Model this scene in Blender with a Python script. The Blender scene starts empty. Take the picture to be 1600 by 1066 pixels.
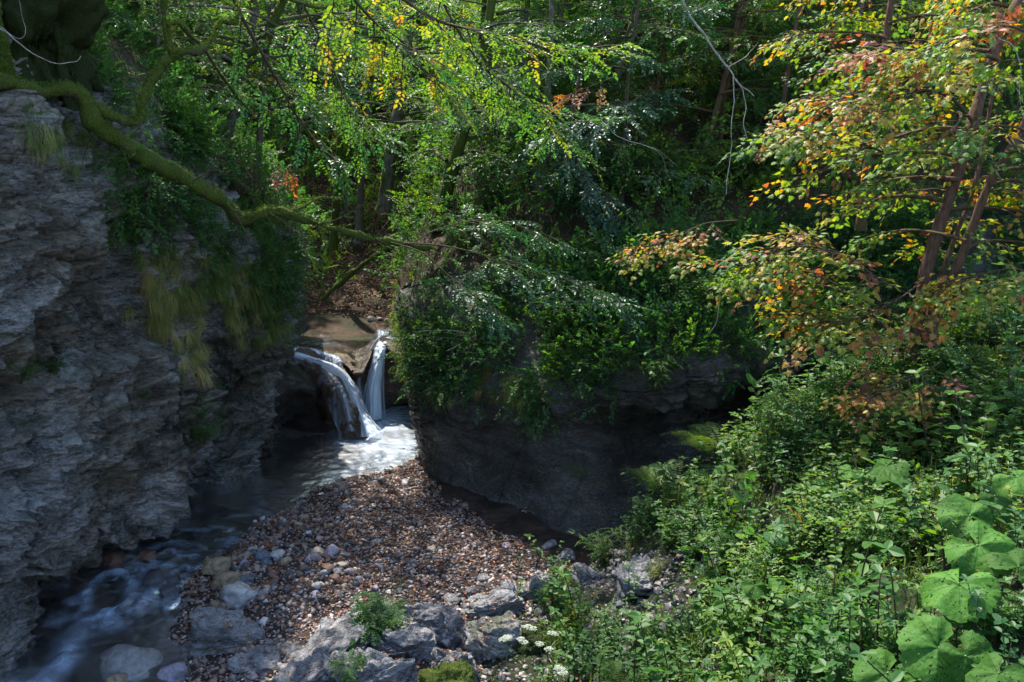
import bpy, math, random
import numpy as np
from math import radians, sin, cos, tan, pi

# ---------------------------------------------------------------- camera, sky, sun, exposure
scene = bpy.context.scene
CAMH, PITCH, FPX = 7.0, radians(13.8), 1400.0
cam_d = bpy.data.cameras.new('camera'); cam = bpy.data.objects.new('camera', cam_d)
scene.collection.objects.link(cam); scene.camera = cam
cam.location = (0, 0, CAMH); cam.rotation_euler = (pi/2 - PITCH, 0, 0)
cam_d.sensor_width = 36; cam_d.lens = 36*FPX/1600; cam_d.clip_start = .05; cam_d.clip_end = 600

SUN_EL, SUN_AZ = radians(56), radians(-24)          # azimuth measured from +Y towards +X
sdir = np.array([sin(SUN_AZ)*cos(SUN_EL), cos(SUN_AZ)*cos(SUN_EL), sin(SUN_EL)])
world = bpy.data.worlds.new('World'); scene.world = world; world.use_nodes = True
wn = world.node_tree.nodes; wl = world.node_tree.links
sky = wn.new('ShaderNodeTexSky'); sky.sky_type = 'NISHITA'; sky.sun_disc = False
sky.sun_elevation = SUN_EL; sky.sun_rotation = SUN_AZ
wl.new(sky.outputs['Color'], wn['Background'].inputs['Color']); wn['Background'].inputs['Strength'].default_value = .15
sun_d = bpy.data.lights.new('sun', 'SUN'); sun = bpy.data.objects.new('sun', sun_d); scene.collection.objects.link(sun)
sun_d.energy = 3.3; sun_d.angle = radians(.6); sun_d.color = (1, .93, .82)
from mathutils import Vector, Matrix
sun.rotation_euler = Vector(sdir).to_track_quat('Z', 'Y').to_euler()
scene.view_settings.view_transform = 'Standard'; scene.view_settings.look = 'None'
scene.view_settings.gamma = 1; scene.view_settings.exposure = 1.93
cy = scene.cycles
cy.max_bounces = 6; cy.diffuse_bounces = 3; cy.glossy_bounces = 2; cy.transmission_bounces = 3; cy.transparent_max_bounces = 8
cy.use_denoising = True; cy.caustics_reflective = False; cy.caustics_refractive = False
try: cy.denoiser = 'OPENIMAGEDENOISE'
except Exception: pass

COL = scene.collection
def A(*v): return np.array(v, float)
FWD = A(0, cos(PITCH), -sin(PITCH)); UPV = A(0, sin(PITCH), cos(PITCH)); CAM = A(0, 0, CAMH)
def ray(u, v): return FWD + (u-800)/FPX*A(1, 0, 0) + (533-v)/FPX*UPV
def W(u, v, y):                                       # point seen at (u,v) of the photograph, y metres ahead
    d = ray(u, v); return CAM + d*(y/d[1])
def G(u, v, z=0.):                                    # the same on a level
    d = ray(u, v); return CAM + d*((z-CAMH)/d[2])
def proj(P):
    P = np.asarray(P) - CAM; d = P@FWD; return 800+FPX*P[..., 0]/d, 533-FPX*(P@UPV)/d, d

# ---------------------------------------------------------------- noise
def _h(ix, iy, iz, s):
    h = (ix*374761393 + iy*668265263 + iz*2147483647*0 + iz*1274126177 + s*974634777) & 0xffffffff
    h = ((h ^ (h >> 13))*1274126177) & 0xffffffff
    h = ((h ^ (h >> 16))*2246822519) & 0xffffffff
    return (h ^ (h >> 15)) & 0xffffffff
_GR = np.array([[1,1,0],[-1,1,0],[1,-1,0],[-1,-1,0],[1,0,1],[-1,0,1],[1,0,-1],[-1,0,-1],[0,1,1],[0,-1,1],[0,1,-1],[0,-1,-1]], float)
def noise(P, s=0):
    P = np.asarray(P, float); i = np.floor(P).astype(np.int64); f = P-i; w = f*f*f*(f*(f*6-15)+10)
    r = 0
    for a in (0, 1):
        wx = w[..., 0] if a else 1-w[..., 0]
        for b in (0, 1):
            wy = w[..., 1] if b else 1-w[..., 1]
            for c in (0, 1):
                wz = w[..., 2] if c else 1-w[..., 2]
                g = _GR[_h(i[..., 0]+a, i[..., 1]+b, i[..., 2]+c, s) % 12]
                r = r + wx*wy*wz*((f-np.array([a, b, c]))*g).sum(-1)
    return r
def fbm(P, o=4, s=0, gain=.5):
    P = np.asarray(P, float); r = 0; a = 1
    for k in range(o): r = r + a*noise(P*2.03**k, s+k*17); a *= gain
    return r
def sstep(a, b, x):
    t = np.clip((x-a)/(b-a), 0, 1); return t*t*(3-2*t)

# ---------------------------------------------------------------- materials
def mat(name):
    m = bpy.data.materials.new(name); m.use_nodes = True
    N = m.node_tree.nodes; L = m.node_tree.links
    return m, N, L, N['Principled BSDF'], N['Material Output']
def ramp(N, stops):
    r = N.new('ShaderNodeValToRGB'); e = r.color_ramp.elements
    while len(e) > 1: e.remove(e[-1])
    e[0].position = stops[0][0]; e[0].color = (*stops[0][1], 1)
    for p, c in stops[1:]:
        q = e.new(p); q.color = (*c, 1)
    return r
def tnoise(N, L, scale, detail=4, rough=.55, vec=None, dist=0):
    t = N.new('ShaderNodeTexNoise'); t.inputs['Scale'].default_value = scale; t.inputs['Detail'].default_value = detail
    t.inputs['Roughness'].default_value = rough; t.inputs['Distortion'].default_value = dist
    if vec is not None: L.new(vec, t.inputs['Vector'])
    return t
def bump(N, L, h, strength, dist, prev=None):
    b = N.new('ShaderNodeBump'); b.inputs['Strength'].default_value = strength; b.inputs['Distance'].default_value = dist
    L.new(h, b.inputs['Height'])
    if prev is not None: L.new(prev, b.inputs['Normal'])
    return b.outputs['Normal']
def mix(N, L, fac, a, b):
    m = N.new('ShaderNodeMix'); m.data_type = 'RGBA'
    if isinstance(fac, float): m.inputs[0].default_value = fac
    else: L.new(fac, m.inputs[0])
    for i, x in ((6, a), (7, b)):
        if isinstance(x, tuple): m.inputs[i].default_value = (*x, 1)
        else: L.new(x, m.inputs[i])
    return m.outputs[2]
def math_(N, L, op, a, b=0., clamp=False):
    m = N.new('ShaderNodeMath'); m.operation = op; m.use_clamp = clamp
    for i, x in ((0, a), (1, b)):
        if isinstance(x, (int, float)): m.inputs[i].default_value = x
        else: L.new(x, m.inputs[i])
    return m.outputs[0]
def pos(N, L, scale=(1, 1, 1), rot=(0, 0, 0), obj=False):
    tc = N.new('ShaderNodeTexCoord') if obj else N.new('ShaderNodeNewGeometry')
    mp = N.new('ShaderNodeMapping'); mp.inputs['Scale'].default_value = scale; mp.inputs['Rotation'].default_value = rot
    L.new(tc.outputs['Object' if obj else 'Position'], mp.inputs['Vector']); return mp.outputs['Vector']

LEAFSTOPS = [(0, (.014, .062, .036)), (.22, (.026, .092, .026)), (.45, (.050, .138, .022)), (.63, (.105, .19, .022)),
             (.74, (.21, .235, .030)), (.83, (.36, .225, .035)), (.92, (.27, .105, .032)), (1, (.13, .05, .03))]
GRASSSTOPS = [(0, (.02, .05, .010)), (.40, (.06, .115, .018)), (.58, (.15, .19, .04)), (.74, (.30, .26, .08)), (1, (.45, .36, .16))]
def leaf_material(name, trans=.45, rough=.5, spec=.3, veins=0, stops=None):
    m, N, L, P, O = mat(name)
    at = N.new('ShaderNodeAttribute'); at.attribute_name = 'lc'
    r = ramp(N, stops or LEAFSTOPS); L.new(at.outputs['Fac'], r.inputs[0])
    nz = tnoise(N, L, 60, 2); col = mix(N, L, .25, r.outputs[0], (.5, .5, .5))
    hs = N.new('ShaderNodeHueSaturation'); L.new(r.outputs[0], hs.inputs['Color'])
    v = math_(N, L, 'MULTIPLY_ADD', nz.outputs['Fac'], 1.0); N[v.node.name].inputs[2].default_value = .5
    L.new(v, hs.inputs['Value'])
    L.new(hs.outputs[0], P.inputs['Base Color']); P.inputs['Roughness'].default_value = rough
    P.inputs['Specular IOR Level'].default_value = spec
    t = N.new('ShaderNodeBsdfTranslucent')
    h2 = N.new('ShaderNodeHueSaturation'); h2.inputs['Hue'].default_value = .485; h2.inputs['Saturation'].default_value = 1.1; h2.inputs['Value'].default_value = 1.85
    L.new(r.outputs[0], h2.inputs['Color']); L.new(h2.outputs[0], t.inputs['Color'])
    mx = N.new('ShaderNodeMixShader'); mx.inputs[0].default_value = trans
    L.new(P.outputs[0], mx.inputs[1]); L.new(t.outputs[0], mx.inputs[2]); L.new(mx.outputs[0], O.inputs['Surface'])
    return m
M = {}
M['leaf'] = leaf_material('leaf_surface')
M['glossleaf'] = leaf_material('glossy_leaf_surface', .28, .42, .45)
M['grassblade'] = leaf_material('grass_blade_surface', .35, .5, .3, stops=GRASSSTOPS)

def bark_material(name, c1, c2, moss, scale=1., mcol=((.012, .020, .004), (.085, .115, .012))):
    m, N, L, P, O = mat(name)
    v = pos(N, L, (9*scale, 9*scale, 2.2*scale)); n = tnoise(N, L, 3, 6, .65, v)
    c = ramp(N, [(.3, c1), (.7, c2)]); L.new(n.outputs['Fac'], c.inputs[0])
    n2 = tnoise(N, L, 3.2, 5, .6, pos(N, L)); g = N.new('ShaderNodeNewGeometry'); sx = N.new('ShaderNodeSeparateXYZ'); L.new(g.outputs['Normal'], sx.inputs[0])
    f = math_(N, L, 'ADD', n2.outputs['Fac'], math_(N, L, 'MULTIPLY', sx.outputs['Z'], .16))
    mr = ramp(N, [(.62-moss*.35, (0, 0, 0)), (.72-moss*.35, (1, 1, 1))]); L.new(f, mr.inputs[0])
    mn = tnoise(N, L, 55, 3, .7, pos(N, L)); mc = ramp(N, [(.3, mcol[0]), (.7, mcol[1])]); L.new(mn.outputs['Fac'], mc.inputs[0])
    L.new(mix(N, L, mr.outputs[0], c.outputs[0], mc.outputs[0]), P.inputs['Base Color']); P.inputs['Roughness'].default_value = .9
    P.inputs['Specular IOR Level'].default_value = .2
    b = bump(N, L, n.outputs['Fac'], .8, .03); b = bump(N, L, mn.outputs['Fac'], .7, .015, b); L.new(b, P.inputs['Normal'])
    return m
M['bark'] = bark_material('rough_bark', (.05, .04, .032), (.20, .17, .14), .3)
M['mossbark'] = bark_material('mossy_bark', (.03, .024, .016), (.10, .085, .06), .95)
M['brownbark'] = bark_material('reddish_bark', (.045, .025, .016), (.15, .085, .055), .08)
M['twig'] = bark_material('twig_bark', (.035, .025, .016), (.10, .07, .05), .05)
M['palewood'] = bark_material('weathered_pale_wood', (.14, .125, .105), (.40, .37, .33), -.6)
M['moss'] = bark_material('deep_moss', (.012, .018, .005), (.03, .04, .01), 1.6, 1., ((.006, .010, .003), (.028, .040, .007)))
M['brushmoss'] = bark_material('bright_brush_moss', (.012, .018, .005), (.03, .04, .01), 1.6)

def rock_material(name, cols, mossy=.0, dip=(0, .22, 0), warm=0, strata=1., wet=0., zs=5.5):
    m, N, L, P, O = mat(name)
    pv = pos(N, L, (1.1, 1.1, zs), dip)
    n1 = tnoise(N, L, 1.0, 9, .68, pv, .35)
    n2 = tnoise(N, L, 4.5, 6, .7, pv)
    n3 = tnoise(N, L, 16, 6, .78, pos(N, L, (1, 1, 2.2), dip))
    a = math_(N, L, 'ADD', math_(N, L, 'MULTIPLY', n1.outputs['Fac'], .5), math_(N, L, 'MULTIPLY', n3.outputs['Fac'], .5))
    r = ramp(N, cols); L.new(a, r.inputs[0]); c = r.outputs[0]
    # dark seams along the beds
    rg = ramp(N, [(.36, (.16, .16, .16)), (.46, (1, 1, 1)), (.75, (1, 1, 1)), (.85, (.7, .7, .7))]); L.new(n2.outputs['Fac'], rg.inputs[0])
    mu = N.new('ShaderNodeMix'); mu.data_type = 'RGBA'; mu.blend_type = 'MULTIPLY'; mu.inputs[0].default_value = .75*strata
    L.new(c, mu.inputs[6]); L.new(rg.outputs[0], mu.inputs[7]); c = mu.outputs[2]
    # lichen flecks
    vo = tnoise(N, L, 34, 4, .8, pos(N, L, (1, 1, 2), dip)); lr = ramp(N, [(.56, (0, 0, 0)), (.62, (1, 1, 1))]); L.new(vo.outputs['Fac'], lr.inputs[0])
    big = tnoise(N, L, .8, 3, .5, pos(N, L)); br = ramp(N, [(.42, (0, 0, 0)), (.6, (1, 1, 1))]); L.new(big.outputs['Fac'], br.inputs[0])
    c = mix(N, L, math_(N, L, 'MULTIPLY', lr.outputs[0], math_(N, L, 'MULTIPLY', br.outputs[0], .8)), c, (.40, .41, .41))
    if mossy:
        g = N.new('ShaderNodeNewGeometry'); sx = N.new('ShaderNodeSeparateXYZ'); L.new(g.outputs['Normal'], sx.inputs[0])
        mn = tnoise(N, L, 2.2, 7, .7, pos(N, L)); f = math_(N, L, 'ADD', mn.outputs['Fac'], math_(N, L, 'MULTIPLY', sx.outputs['Z'], .22)); f = math_(N, L, 'ADD', f, math_(N, L, 'MULTIPLY', n3.outputs['Fac'], .5))
        mr = ramp(N, [(.98-mossy*.25, (0, 0, 0)), (1., (.55, .55, .55))]); L.new(f, mr.inputs[0])
        c = mix(N, L, mr.outputs[0], c, mix(N, L, n3.outputs['Fac'], (.018, .035, .006), (.09, .11, .015)))
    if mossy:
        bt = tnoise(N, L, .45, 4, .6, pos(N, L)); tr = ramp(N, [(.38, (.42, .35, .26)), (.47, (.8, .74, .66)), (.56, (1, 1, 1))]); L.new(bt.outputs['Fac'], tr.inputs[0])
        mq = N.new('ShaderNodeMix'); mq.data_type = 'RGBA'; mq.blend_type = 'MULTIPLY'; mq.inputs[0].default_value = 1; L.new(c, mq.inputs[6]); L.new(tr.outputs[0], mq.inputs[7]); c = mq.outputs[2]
    L.new(c, P.inputs['Base Color']); P.inputs['Roughness'].default_value = .72-.4*wet; P.inputs['Specular IOR Level'].default_value = .4
    b = bump(N, L, n1.outputs['Fac'], .8, .2); b = bump(N, L, n2.outputs['Fac'], .9, .08, b); b = bump(N, L, n3.outputs['Fac'], .9, .03, b)
    L.new(b, P.inputs['Normal'])
    return m
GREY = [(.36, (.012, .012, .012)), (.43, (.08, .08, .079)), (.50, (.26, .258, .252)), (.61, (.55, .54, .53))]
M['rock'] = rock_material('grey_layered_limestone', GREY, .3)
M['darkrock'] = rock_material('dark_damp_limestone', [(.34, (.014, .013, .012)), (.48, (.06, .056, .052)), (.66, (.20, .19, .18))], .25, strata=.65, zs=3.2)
M['slab'] = rock_material('pale_flaky_slab', [(.36, (.025, .025, .028)), (.44, (.12, .12, .125)), (.53, (.26, .26, .27)), (.64, (.44, .44, .45))])
M['tufa'] = rock_material('wet_brown_limestone', [(.3, (.035, .022, .015)), (.5, (.13, .085, .06)), (.7, (.28, .21, .16))], .1, strata=.5, wet=.9)

def stone_material():
    m, N, L, P, O = mat('river_stone')
    oi = N.new('ShaderNodeObjectInfo'); n = tnoise(N, L, 9, 6, .7, pos(N, L, obj=True)); n2 = tnoise(N, L, 60, 3, .7, pos(N, L, obj=True))
    r = ramp(N, [(.3, (.45, .45, .45)), (.7, (1.2, 1.2, 1.2))]); L.new(n.outputs['Fac'], r.inputs[0])
    mu = N.new('ShaderNodeMix'); mu.data_type = 'RGBA'; mu.blend_type = 'MULTIPLY'; mu.inputs[0].default_value = 1
    L.new(oi.outputs['Color'], mu.inputs[6]); L.new(r.outputs[0], mu.inputs[7]); L.new(mu.outputs[2], P.inputs['Base Color'])
    P.inputs['Roughness'].default_value = .6
    L.new(bump(N, L, n2.outputs['Fac'], .35, .01, bump(N, L, n.outputs['Fac'], .4, .03)), P.inputs['Normal'])
    return m
M['stone'] = stone_material()
def attr_material(name, stops, rough=.7, bmp=0):
    m, N, L, P, O = mat(name)
    at = N.new('ShaderNodeAttribute'); at.attribute_name = 'lc'; r = ramp(N, stops); L.new(at.outputs['Fac'], r.inputs[0])
    L.new(r.outputs[0], P.inputs['Base Color']); P.inputs['Roughness'].default_value = rough
    if bmp:
        n = tnoise(N, L, 40, 3, .6, pos(N, L)); L.new(bump(N, L, n.outputs['Fac'], bmp, .01), P.inputs['Normal'])
    return m
PEB = [(0, (.04, .04, .045)), (.18, (.09, .09, .10)), (.34, (.15, .12, .105)), (.48, (.20, .155, .135)), (.62, (.26, .205, .18)),
       (.73, (.16, .085, .065)), (.88, (.32, .28, .26)), (1, (.50, .46, .45))]
M['pebble'] = attr_material('mixed_pebbles', PEB, .55, .3)
M['litter'] = attr_material('dead_leaves', [(0, (.05, .022, .012)), (.4, (.16, .06, .03)), (.7, (.30, .12, .05)), (.88, (.36, .22, .12)), (1, (.5, .33, .04))], .7)
M['flower'] = attr_material('white_florets', [(0, (.16, .22, .14)), (1, (.40, .43, .36))], .6)

def ground_material(name, a, b, c, gs=1.):
    m, N, L, P, O = mat(name)
    n = tnoise(N, L, 1.3*gs, 7, .65, pos(N, L)); n2 = tnoise(N, L, 14*gs, 6, .75, pos(N, L))
    r = ramp(N, [(.35, a), (.5, b), (.68, c)]); L.new(n.outputs['Fac'], r.inputs[0])
    r2 = ramp(N, [(.3, (.35, .35, .35)), (.7, (1.3, 1.3, 1.3))]); L.new(n2.outputs['Fac'], r2.inputs[0])
    mu = N.new('ShaderNodeMix'); mu.data_type = 'RGBA'; mu.blend_type = 'MULTIPLY'; mu.inputs[0].default_value = 1
    L.new(r.outputs[0], mu.inputs[6]); L.new(r2.outputs[0], mu.inputs[7]); L.new(mu.outputs[2], P.inputs['Base Color'])
    P.inputs['Roughness'].default_value = .9; P.inputs['Specular IOR Level'].default_value = .2
    L.new(bump(N, L, n2.outputs['Fac'], .8, .03, bump(N, L, n.outputs['Fac'], .5, .1)), P.inputs['Normal'])
    return m
M['forest'] = ground_material('forest_floor', (.02, .028, .008), (.045, .03, .016), (.08, .05, .03))
M['bank'] = ground_material('mossy_earth', (.012, .028, .006), (.025, .032, .012), (.05, .045, .03))
M['bed'] = ground_material('river_gravel_floor', (.025, .017, .013), (.055, .036, .028), (.08, .058, .048), 2.)

def water_material(name, deep, foamcol=(.62, .74, .9), lo=.15, gloss=1.3):
    m, N, L, P, O = mat(name)
    n = tnoise(N, L, 2.4, 5, .6, pos(N, L, (1, .6, 1))); n2 = tnoise(N, L, 11, 4, .6, pos(N, L, (1, .5, 1)))
    nb = bump(N, L, n2.outputs['Fac'], .10, .01, bump(N, L, n.outputs['Fac'], .18, .04))
    tr = N.new('ShaderNodeBsdfTransparent'); tr.inputs[0].default_value = (*deep, 1)
    gl = N.new('ShaderNodeBsdfGlossy'); gl.inputs['Roughness'].default_value = .22; gl.inputs[0].default_value = (.9, .95, 1, 1); L.new(nb, gl.inputs['Normal'])
    fr = N.new('ShaderNodeFresnel'); fr.inputs['IOR'].default_value = 1.33; L.new(nb, fr.inputs['Normal'])
    mx = N.new('ShaderNodeMixShader'); L.new(math_(N, L, 'MULTIPLY', fr.outputs[0], gloss, True), mx.inputs[0]); L.new(tr.outputs[0], mx.inputs[1]); L.new(gl.outputs[0], mx.inputs[2])
    P.inputs['Base Color'].default_value = (*foamcol, 1); P.inputs['Roughness'].default_value = .5
    at = N.new('ShaderNodeAttribute'); at.attribute_name = 'foam'
    # silky streaks in the flow direction, stored along the surface
    fl = N.new('ShaderNodeAttribute'); fl.attribute_name = 'flow'
    fn = tnoise(N, L, 1, 5, .6, fl.outputs['Vector'], .3)
    fr2 = ramp(N, [(.3, (lo, lo, lo)), (.7, (1, 1, 1))]); L.new(fn.outputs['Fac'], fr2.inputs[0])
    f = math_(N, L, 'MULTIPLY', at.outputs['Fac'], math_(N, L, 'MULTIPLY', fr2.outputs[0], 1.35), True)
    m2 = N.new('ShaderNodeMixShader'); L.new(f, m2.inputs[0]); L.new(mx.outputs[0], m2.inputs[1]); L.new(P.outputs[0], m2.inputs[2])
    L.new(m2.outputs[0], O.inputs['Surface']); return m
M['water'] = water_material('stream_water', (.66, .56, .44), (.46, .60, .80))
M['fall'] = water_material('falling_water', (.95, .95, .95), (.66, .77, .92), .12, 0.)
def plain(name, c, rough=.6, metal=0.):
    m, N, L, P, O = mat(name); P.inputs['Base Color'].default_value = (*c, 1); P.inputs['Roughness'].default_value = rough; P.inputs['Metallic'].default_value = metal
    n = tnoise(N, L, 20, 4, .6, pos(N, L)); L.new(bump(N, L, n.outputs['Fac'], .15, .01), P.inputs['Normal']); return m
M['bluemetal'] = plain('blue_grey_paint', (.10, .16, .27), .5); M['darkblue'] = plain('dark_blue_paint', (.015, .04, .08), .5)

# ---------------------------------------------------------------- objects and tags
def tag(o, label=None, cat=None, group=None, kind=None):
    for k, v in (('label', label), ('category', cat), ('group', group), ('kind', kind)):
        if v: o[k] = v
    return o
def empty(name, loc=(0, 0, 0)):
    o = bpy.data.objects.new(name, None); COL.objects.link(o); o.location = loc; o.empty_display_size = .2; return o
def link(name, me, parent=None, origin=None):
    o = bpy.data.objects.new(name, me); COL.objects.link(o)
    if parent is not None: o.parent = parent
    return o

class Geo:
    """Arrays of triangles/quads with a colour value and a material slot per face."""
    def __init__(s): s.V = []; s.F = []; s.n = 0
    def add(s, V, F, m=0, lc=0.):
        V = np.asarray(V, float).reshape(-1, 3); F = np.asarray(F, int)
        m = np.broadcast_to(m, (len(F),)).astype(int); lc = np.broadcast_to(lc, (len(F),)).astype(float)
        s.F.append((F+s.n, m, lc)); s.V.append(V); s.n += len(V); return s
    def merge(s, g, off=(0, 0, 0)):
        if g.n == 0: return s
        V = np.concatenate(g.V)+np.asarray(off); b = s.n
        for F, m, lc in g.F: s.F.append((F+b, m, lc))
        s.V.append(V); s.n += len(V); return s
    def proto(s):
        V = np.concatenate(s.V); out = {}
        for F, m, lc in s.F: out.setdefault(F.shape[1], []).append((F, m, lc))
        return V, [(np.concatenate([a[0] for a in l]), np.concatenate([a[1] for a in l]), np.concatenate([a[2] for a in l])) for l in out.values()]
    def place(s, P, R, S, T, dlc=0.):                 # many copies of a proto
        V, FF = P; n = len(T)
        if n == 0: return s
        S = np.broadcast_to(S, (n,)); dlc = np.broadcast_to(dlc, (n,))
        X = np.einsum('nij,vj->nvi', R*S[:, None, None], V) + T[:, None, :]
        off = np.arange(n)*len(V)
        for F, m, lc in FF:
            s.F.append(((F[None]+off[:, None, None]).reshape(-1, F.shape[1])+s.n, np.tile(m, n), np.clip((lc[None]+dlc[:, None]), 0, 1).reshape(-1)))
        s.V.append(X.reshape(-1, 3)); s.n += n*len(V); return s
    def mesh(s, name, mats, smooth=False):
        me = bpy.data.meshes.new(name); V = np.concatenate(s.V)
        me.vertices.add(len(V)); me.vertices.foreach_set('co', V.astype(np.float32).ravel())
        sizes = np.concatenate([np.full(len(F), F.shape[1]) for F, _, _ in s.F]); idx = np.concatenate([F.ravel() for F, _, _ in s.F])
        me.loops.add(len(idx)); me.loops.foreach_set('vertex_index', idx.astype(np.int32))
        me.polygons.add(len(sizes)); me.polygons.foreach_set('loop_start', np.concatenate([[0], np.cumsum(sizes)[:-1]]).astype(np.int32))
        me.polygons.foreach_set('material_index', np.concatenate([m for _, m, _ in s.F]).astype(np.int32))
        me.polygons.foreach_set('use_smooth', np.full(len(sizes), bool(smooth)))
        a = me.attributes.new('lc', 'FLOAT', 'FACE'); a.data.foreach_set('value', np.concatenate([l for _, _, l in s.F]).astype(np.float32))
        for m in mats: me.materials.append(m)
        me.update(calc_edges=True); return me

def tube(P, r, k=6, m=0, lc=0., g=None, lump=0., seed=0, cap=True):
    P = np.asarray(P, float); n = len(P); r = np.broadcast_to(r, (n,)).astype(float)
    T = np.gradient(P, axis=0); T /= np.linalg.norm(T, axis=1)[:, None]+1e-9
    ref = A(0, 0, 1) if abs(T[:, 2].mean()) < .9 else A(1, 0, 0)
    U = np.cross(T, ref); U /= np.linalg.norm(U, axis=1)[:, None]+1e-9; Vv = np.cross(T, U)
    a = np.arange(k)*2*pi/k
    D = np.cos(a)[None, :, None]*U[:, None]+np.sin(a)[None, :, None]*Vv[:, None]
    X = P[:, None]+D*r[:, None, None]
    if lump: X = X + D*(fbm(X*3.2+seed, 4, 5)*lump + np.abs(noise(X*14+seed, 9))*lump*.35)[..., None]
    i = np.arange(n-1)[:, None]*k; j = np.arange(k)[None]; j2 = (j+1) % k
    F = np.stack([i+j, i+j2, i+k+j2, i+k+j], -1).reshape(-1, 4)
    if g is None: g = Geo()
    g.add(X, F, m, lc)
    if cap:
        c = len(P)*k; g.V[-1] = np.concatenate([g.V[-1], P[-1:]]); g.n += 1
        b = g.n-1-n*k; jj = np.arange(k); F = np.stack([b+(n-1)*k+jj, b+(n-1)*k+(jj+1) % k, np.full(k, b+n*k)], -1)
        g.F.append((F, np.full(k, m), np.full(k, lc)))
    return g
def cm_mat(nc, n):                                    # Catmull-Rom weights
    t = np.linspace(0, nc-1, n); i = np.minimum(t.astype(int), nc-2); f = t-i; Wt = np.zeros((n, nc))
    w = [-.5*f+f*f-.5*f**3, 1-2.5*f*f+1.5*f**3, .5*f+2*f*f-1.5*f**3, -.5*f*f+.5*f**3]
    for k in range(4): np.add.at(Wt, (np.arange(n), np.clip(i+k-1, 0, nc-1)), w[k])
    return Wt
def spline(P, n): return cm_mat(len(P), n)@np.asarray(P, float)
def loft(ctrl, n, m):                                 # ctrl (R,C,3) -> (n,m,3)
    return np.einsum('ar,rcx,bc->abx', cm_mat(ctrl.shape[0], n), ctrl, cm_mat(ctrl.shape[1], m))
def gnormals(X):
    N = np.cross(np.gradient(X, axis=1), np.gradient(X, axis=0)); return N/(np.linalg.norm(N, axis=-1)[..., None]+1e-9)
def strata(X, dip, amp, per=.42, seed=0):             # ledges along tilted beds, plus broken relief
    Q = X@np.array([[cos(dip), 0, -sin(dip)], [0, 1, 0], [sin(dip), 0, cos(dip)]]).T
    wob = fbm(X*.8, 3, seed)*.9
    h = (Q[..., 2]+X[..., 1]*.1)/per+wob*1.9; fr = h-np.floor(h); saw = np.where(fr < .82, fr/.82, (1-fr)/.18)
    h2 = h*3.3+fbm(X*2, 3, seed+4); f2 = h2-np.floor(h2); saw2 = np.where(f2 < .8, f2/.8, (1-f2)/.2)
    msk = sstep(-.3, .35, fbm(X*1.1, 3, seed+9))
    return amp*((saw-.5)*.55*msk+(saw2-.5)*.22*msk+fbm(X*1.1, 5, seed+2)*.9+fbm(Q*np.array([3, 3, 9]), 4, seed+3)*.30+np.abs(noise(Q*np.array([5, 5, 16]), seed+6))*.14-.55*np.exp(-(noise(Q*np.array([.9, .9, .2]), seed+7)/.022)**2)-.3*np.exp(-(noise(Q*np.array([.5, .5, 1.7])+5, seed+8)/.02)**2))
def polyd(u, v, poly):                                # signed distance to a closed outline, inside negative
    d = np.full(u.shape, 1e9); ins = np.zeros(u.shape, bool); n = len(poly)
    for k in range(n):
        (x0, y0), (x1, y1) = poly[k], poly[(k+1) % n]; ex, ey = x1-x0, y1-y0; t = np.clip(((u-x0)*ex+(v-y0)*ey)/(ex*ex+ey*ey), 0, 1)
        d = np.minimum(d, np.hypot(u-x0-t*ex, v-y0-t*ey)); c = (y0 > v) != (y1 > v); ins ^= c & (u < ex*(v-y0)/(ey if ey else 1e-9)+x0)
    return np.where(ins, -d, d)
def grid_obj(name, X, mtl, parent=None, attrs=None, smooth=True, solid=0):
    n, m = X.shape[:2]; i = np.arange(n-1)[:, None]*m; j = np.arange(m-1)[None]
    F = np.stack([i+j, i+m+j, i+m+j+1, i+j+1], -1).reshape(-1, 4)
    g = Geo().add(X, F); me = g.mesh(name, [mtl], smooth)
    for k, v in (attrs or {}).items():
        v = np.asarray(v, np.float32)
        if v.ndim == 3: a = me.attributes.new(k, 'FLOAT_VECTOR', 'POINT'); a.data.foreach_set('vector', v.ravel())
        else: a = me.attributes.new(k, 'FLOAT', 'POINT'); a.data.foreach_set('value', v.ravel())
    return link(name, me, parent)
def frames(D, U=None):                                # rotation matrices: x along D, z near U
    D = D/(np.linalg.norm(D, axis=1)[:, None]+1e-9)
    if U is None: U = np.tile(A(0, 0, 1), (len(D), 1))
    Y = np.cross(U, D); Y /= np.linalg.norm(Y, axis=1)[:, None]+1e-9
    return np.stack([D, Y, np.cross(D, Y)], -1)

# ================================================================ THE SETTING
def ctrl(cols): return np.array([[W(*p) for p in c] for c in cols]).transpose(1, 0, 2)     # columns of (u,v,Y)
def facing(X):
    N = gnormals(X); return N if ((CAM-X)*N).sum(-1).mean() > 0 else -N
RIDGE = {}
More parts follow.
